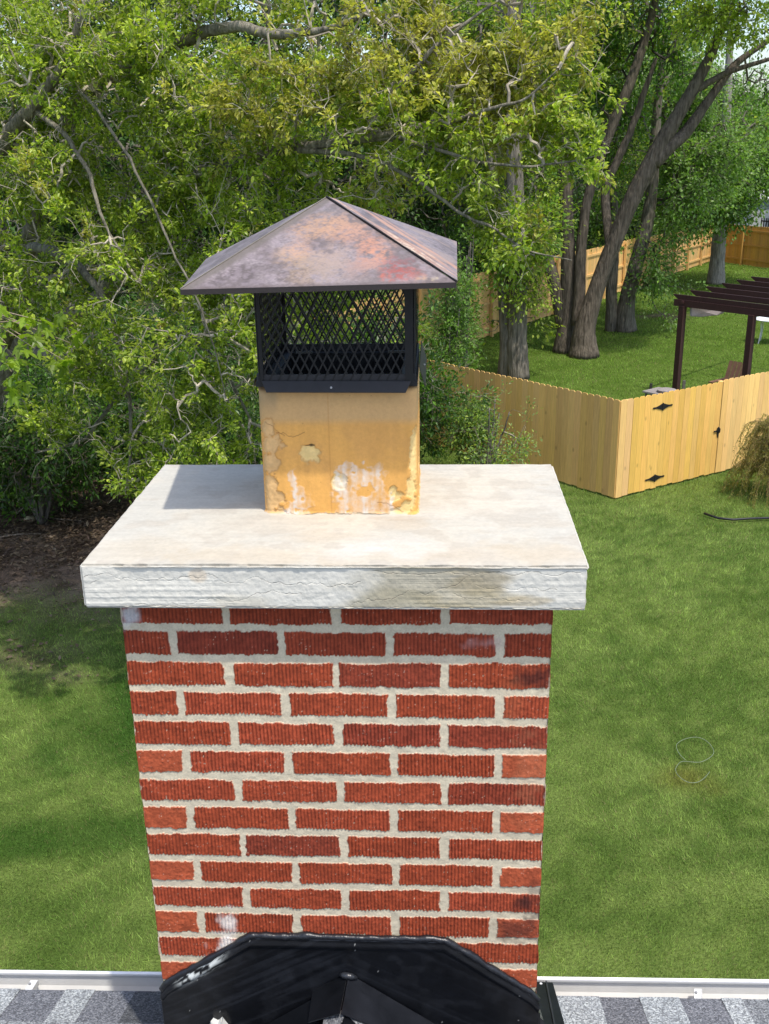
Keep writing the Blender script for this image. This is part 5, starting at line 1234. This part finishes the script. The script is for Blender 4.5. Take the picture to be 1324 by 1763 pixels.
# ------------------------------------------------------------------ small things on the ground
def small():
    # black hose
    pts = [PZ(u, v, 0) for u, v in ((1212, 889), (1235, 897), (1262, 900), (1290, 898), (1324, 897), (1370, 890), (1430, 893))]
    m = MB(); P = np.array(pts); P[:, 2] = .055; m.tube(P, .02, 8, (.012, .013, .016)); tag(m.build('garden_hose', M_PLAS, None, True), 'black garden hose lying on the grass at right', 'hose')
    # pale curled string on the lawn
    uv = [(1220, 1352), (1205, 1348), (1185, 1343), (1168, 1348), (1175, 1352)]
    uv = [(1165, 1352), (1175, 1346), (1195, 1345), (1216, 1342), (1222, 1330), (1218, 1318), (1200, 1311), (1175, 1312), (1162, 1325), (1170, 1338), (1162, 1318), (1180, 1310), (1210, 1311), (1230, 1302), (1228, 1282), (1205, 1270), (1180, 1268), (1162, 1280), (1166, 1298), (1180, 1310)]
    uv = [(1166, 1350), (1180, 1345), (1200, 1346), (1213, 1342), (1221, 1330), (1217, 1318), (1200, 1310), (1178, 1310), (1165, 1320), (1163, 1332), (1172, 1343)]
    loop1 = [(1163, 1322), (1165, 1335), (1178, 1345), (1200, 1346), (1215, 1340), (1222, 1328)]
    loop2 = [(1163, 1322), (1172, 1311), (1190, 1309), (1210, 1312), (1226, 1304), (1231, 1290), (1220, 1276), (1198, 1269), (1175, 1270), (1163, 1281), (1166, 1296), (1180, 1306)]
    allp = loop1[::-1]+loop2; P = np.array([PZ(u, v, .05) for u, v in allp]); t = np.linspace(0, len(P)-1, 90); Q = np.stack([np.interp(t, np.arange(len(P)), P[:, k]) for k in range(3)], 1)
    for _ in range(6): Q[1:-1] = (Q[:-2]+2*Q[1:-1]+Q[2:])/4
    Q[:, 2] = .046+.012*np.sin(t*2.1); m = MB(); m.tube(Q, .0032, 6, (.17, .21, .13)); tag(m.build('plastic_cord', M_PLAS, None, True), 'thin pale cord curled in an S on the lawn', 'cord')
    # rocks, log and sticks under the tree
    def rock(u, v, r, c, label, sd, grp=None):
        p = PZ(u, v, 0); rng = np.random.default_rng(sd); n1, n2 = 14, 9; V = []
        for i in range(n2+1):
            for j in range(n1):
                th = math.pi*i/n2; ph = 2*math.pi*j/n1; V.append((math.sin(th)*math.cos(ph), math.sin(th)*math.sin(ph), math.cos(th)))
        V = np.array(V); f = .75+.6*fbm(V+sd*3.1, 1.3, sd, 3); V = V*f[:, None]*np.array([r*1.2, r*.9, r*.6])+p+[0, 0, r*.3]
        m = MB(); m.add(V, [(i*n1+j, i*n1+(j+1) % n1, (i+1)*n1+(j+1) % n1, (i+1)*n1+j) for i in range(n2) for j in range(n1)], (), c)
        o = m.build('stone', M_STONE, None, True); tag(o, label, 'stone', grp)
    rock(51, 897, .09, (.45, .38, .24), 'pale tan stone alone on the bare earth', 1)
    lab = ['grey stone furthest left among dead leaves', 'grey stone beside the small green plant', 'flat grey stone just under the hanging leaves', 'rounded stone near the fallen log', 'small stone above the fallen log', 'dark stone at the back of the leaf litter']
    for i, (u, v, r) in enumerate(((14, 822, .14), (60, 802, .12), (128, 812, .12), (30, 846, .11), (92, 838, .09), (40, 785, .13))): rock(u, v, r, (.20, .18, .16), lab[i], 10+i, 'stones in the leaf litter')
    def stick(uvs, r, name, label, c=(.20, .16, .12)):
        P = np.array([PZ(u, v, .04) for u, v in uvs]); m = MB(); m.tube(P, np.linspace(r, r*.5, len(P)), 7, c); tag(m.build(name, M_BARK, None, True), label, 'log' if r > .05 else 'stick', None)
    stick([(10, 868), (45, 852), (75, 838)], .06, 'fallen_log', 'grey brown fallen log on the earth under the tree')
    stick([(60, 885), (95, 893), (140, 897)], .018, 'fallen_stick', 'thin fallen stick right of the pale stone')
    stick([(0, 925), (30, 920), (70, 919)], .02, 'fallen_stick', 'thin fallen stick between bare earth and thin lawn')
    stick([(25, 880), (50, 868), (70, 858)], .02, 'fallen_stick', 'thin fallen stick lying along the log')
    # dead leaf litter
    rng = np.random.default_rng(8); n = 26000; x = rng.uniform(-10, -1, n); y = rng.uniform(8.5, 19, n); k = rng.random(n) < dirt_mask(x, y)*(.25+.75*sst(11.5, 12.8, y)); x, y = x[k], y[k]; n = len(x)
    P = np.stack([x, y, rng.uniform(.01, .05, n)], 1); D = rng.normal(size=(n, 3)); D[:, 2] *= .25; Nn = rng.normal(size=(n, 3))*.4+[0, 0, 1]
    col = palette([(.16, .11, .07), (.09, .065, .045), (.24, .18, .12), (.12, .08, .06)], n, rng)
    V, F, c = leaf_geo(P, D, Nn, rng.uniform(.05, .11, n), col, .5, False); tag(fast_mesh('leaf_litter', V, F, M_LEAFD, None, c), 'brown dead leaves scattered on the shaded earth', 'leaf litter', kind='stuff')
small()
print('objects', len(bpy.data.objects))
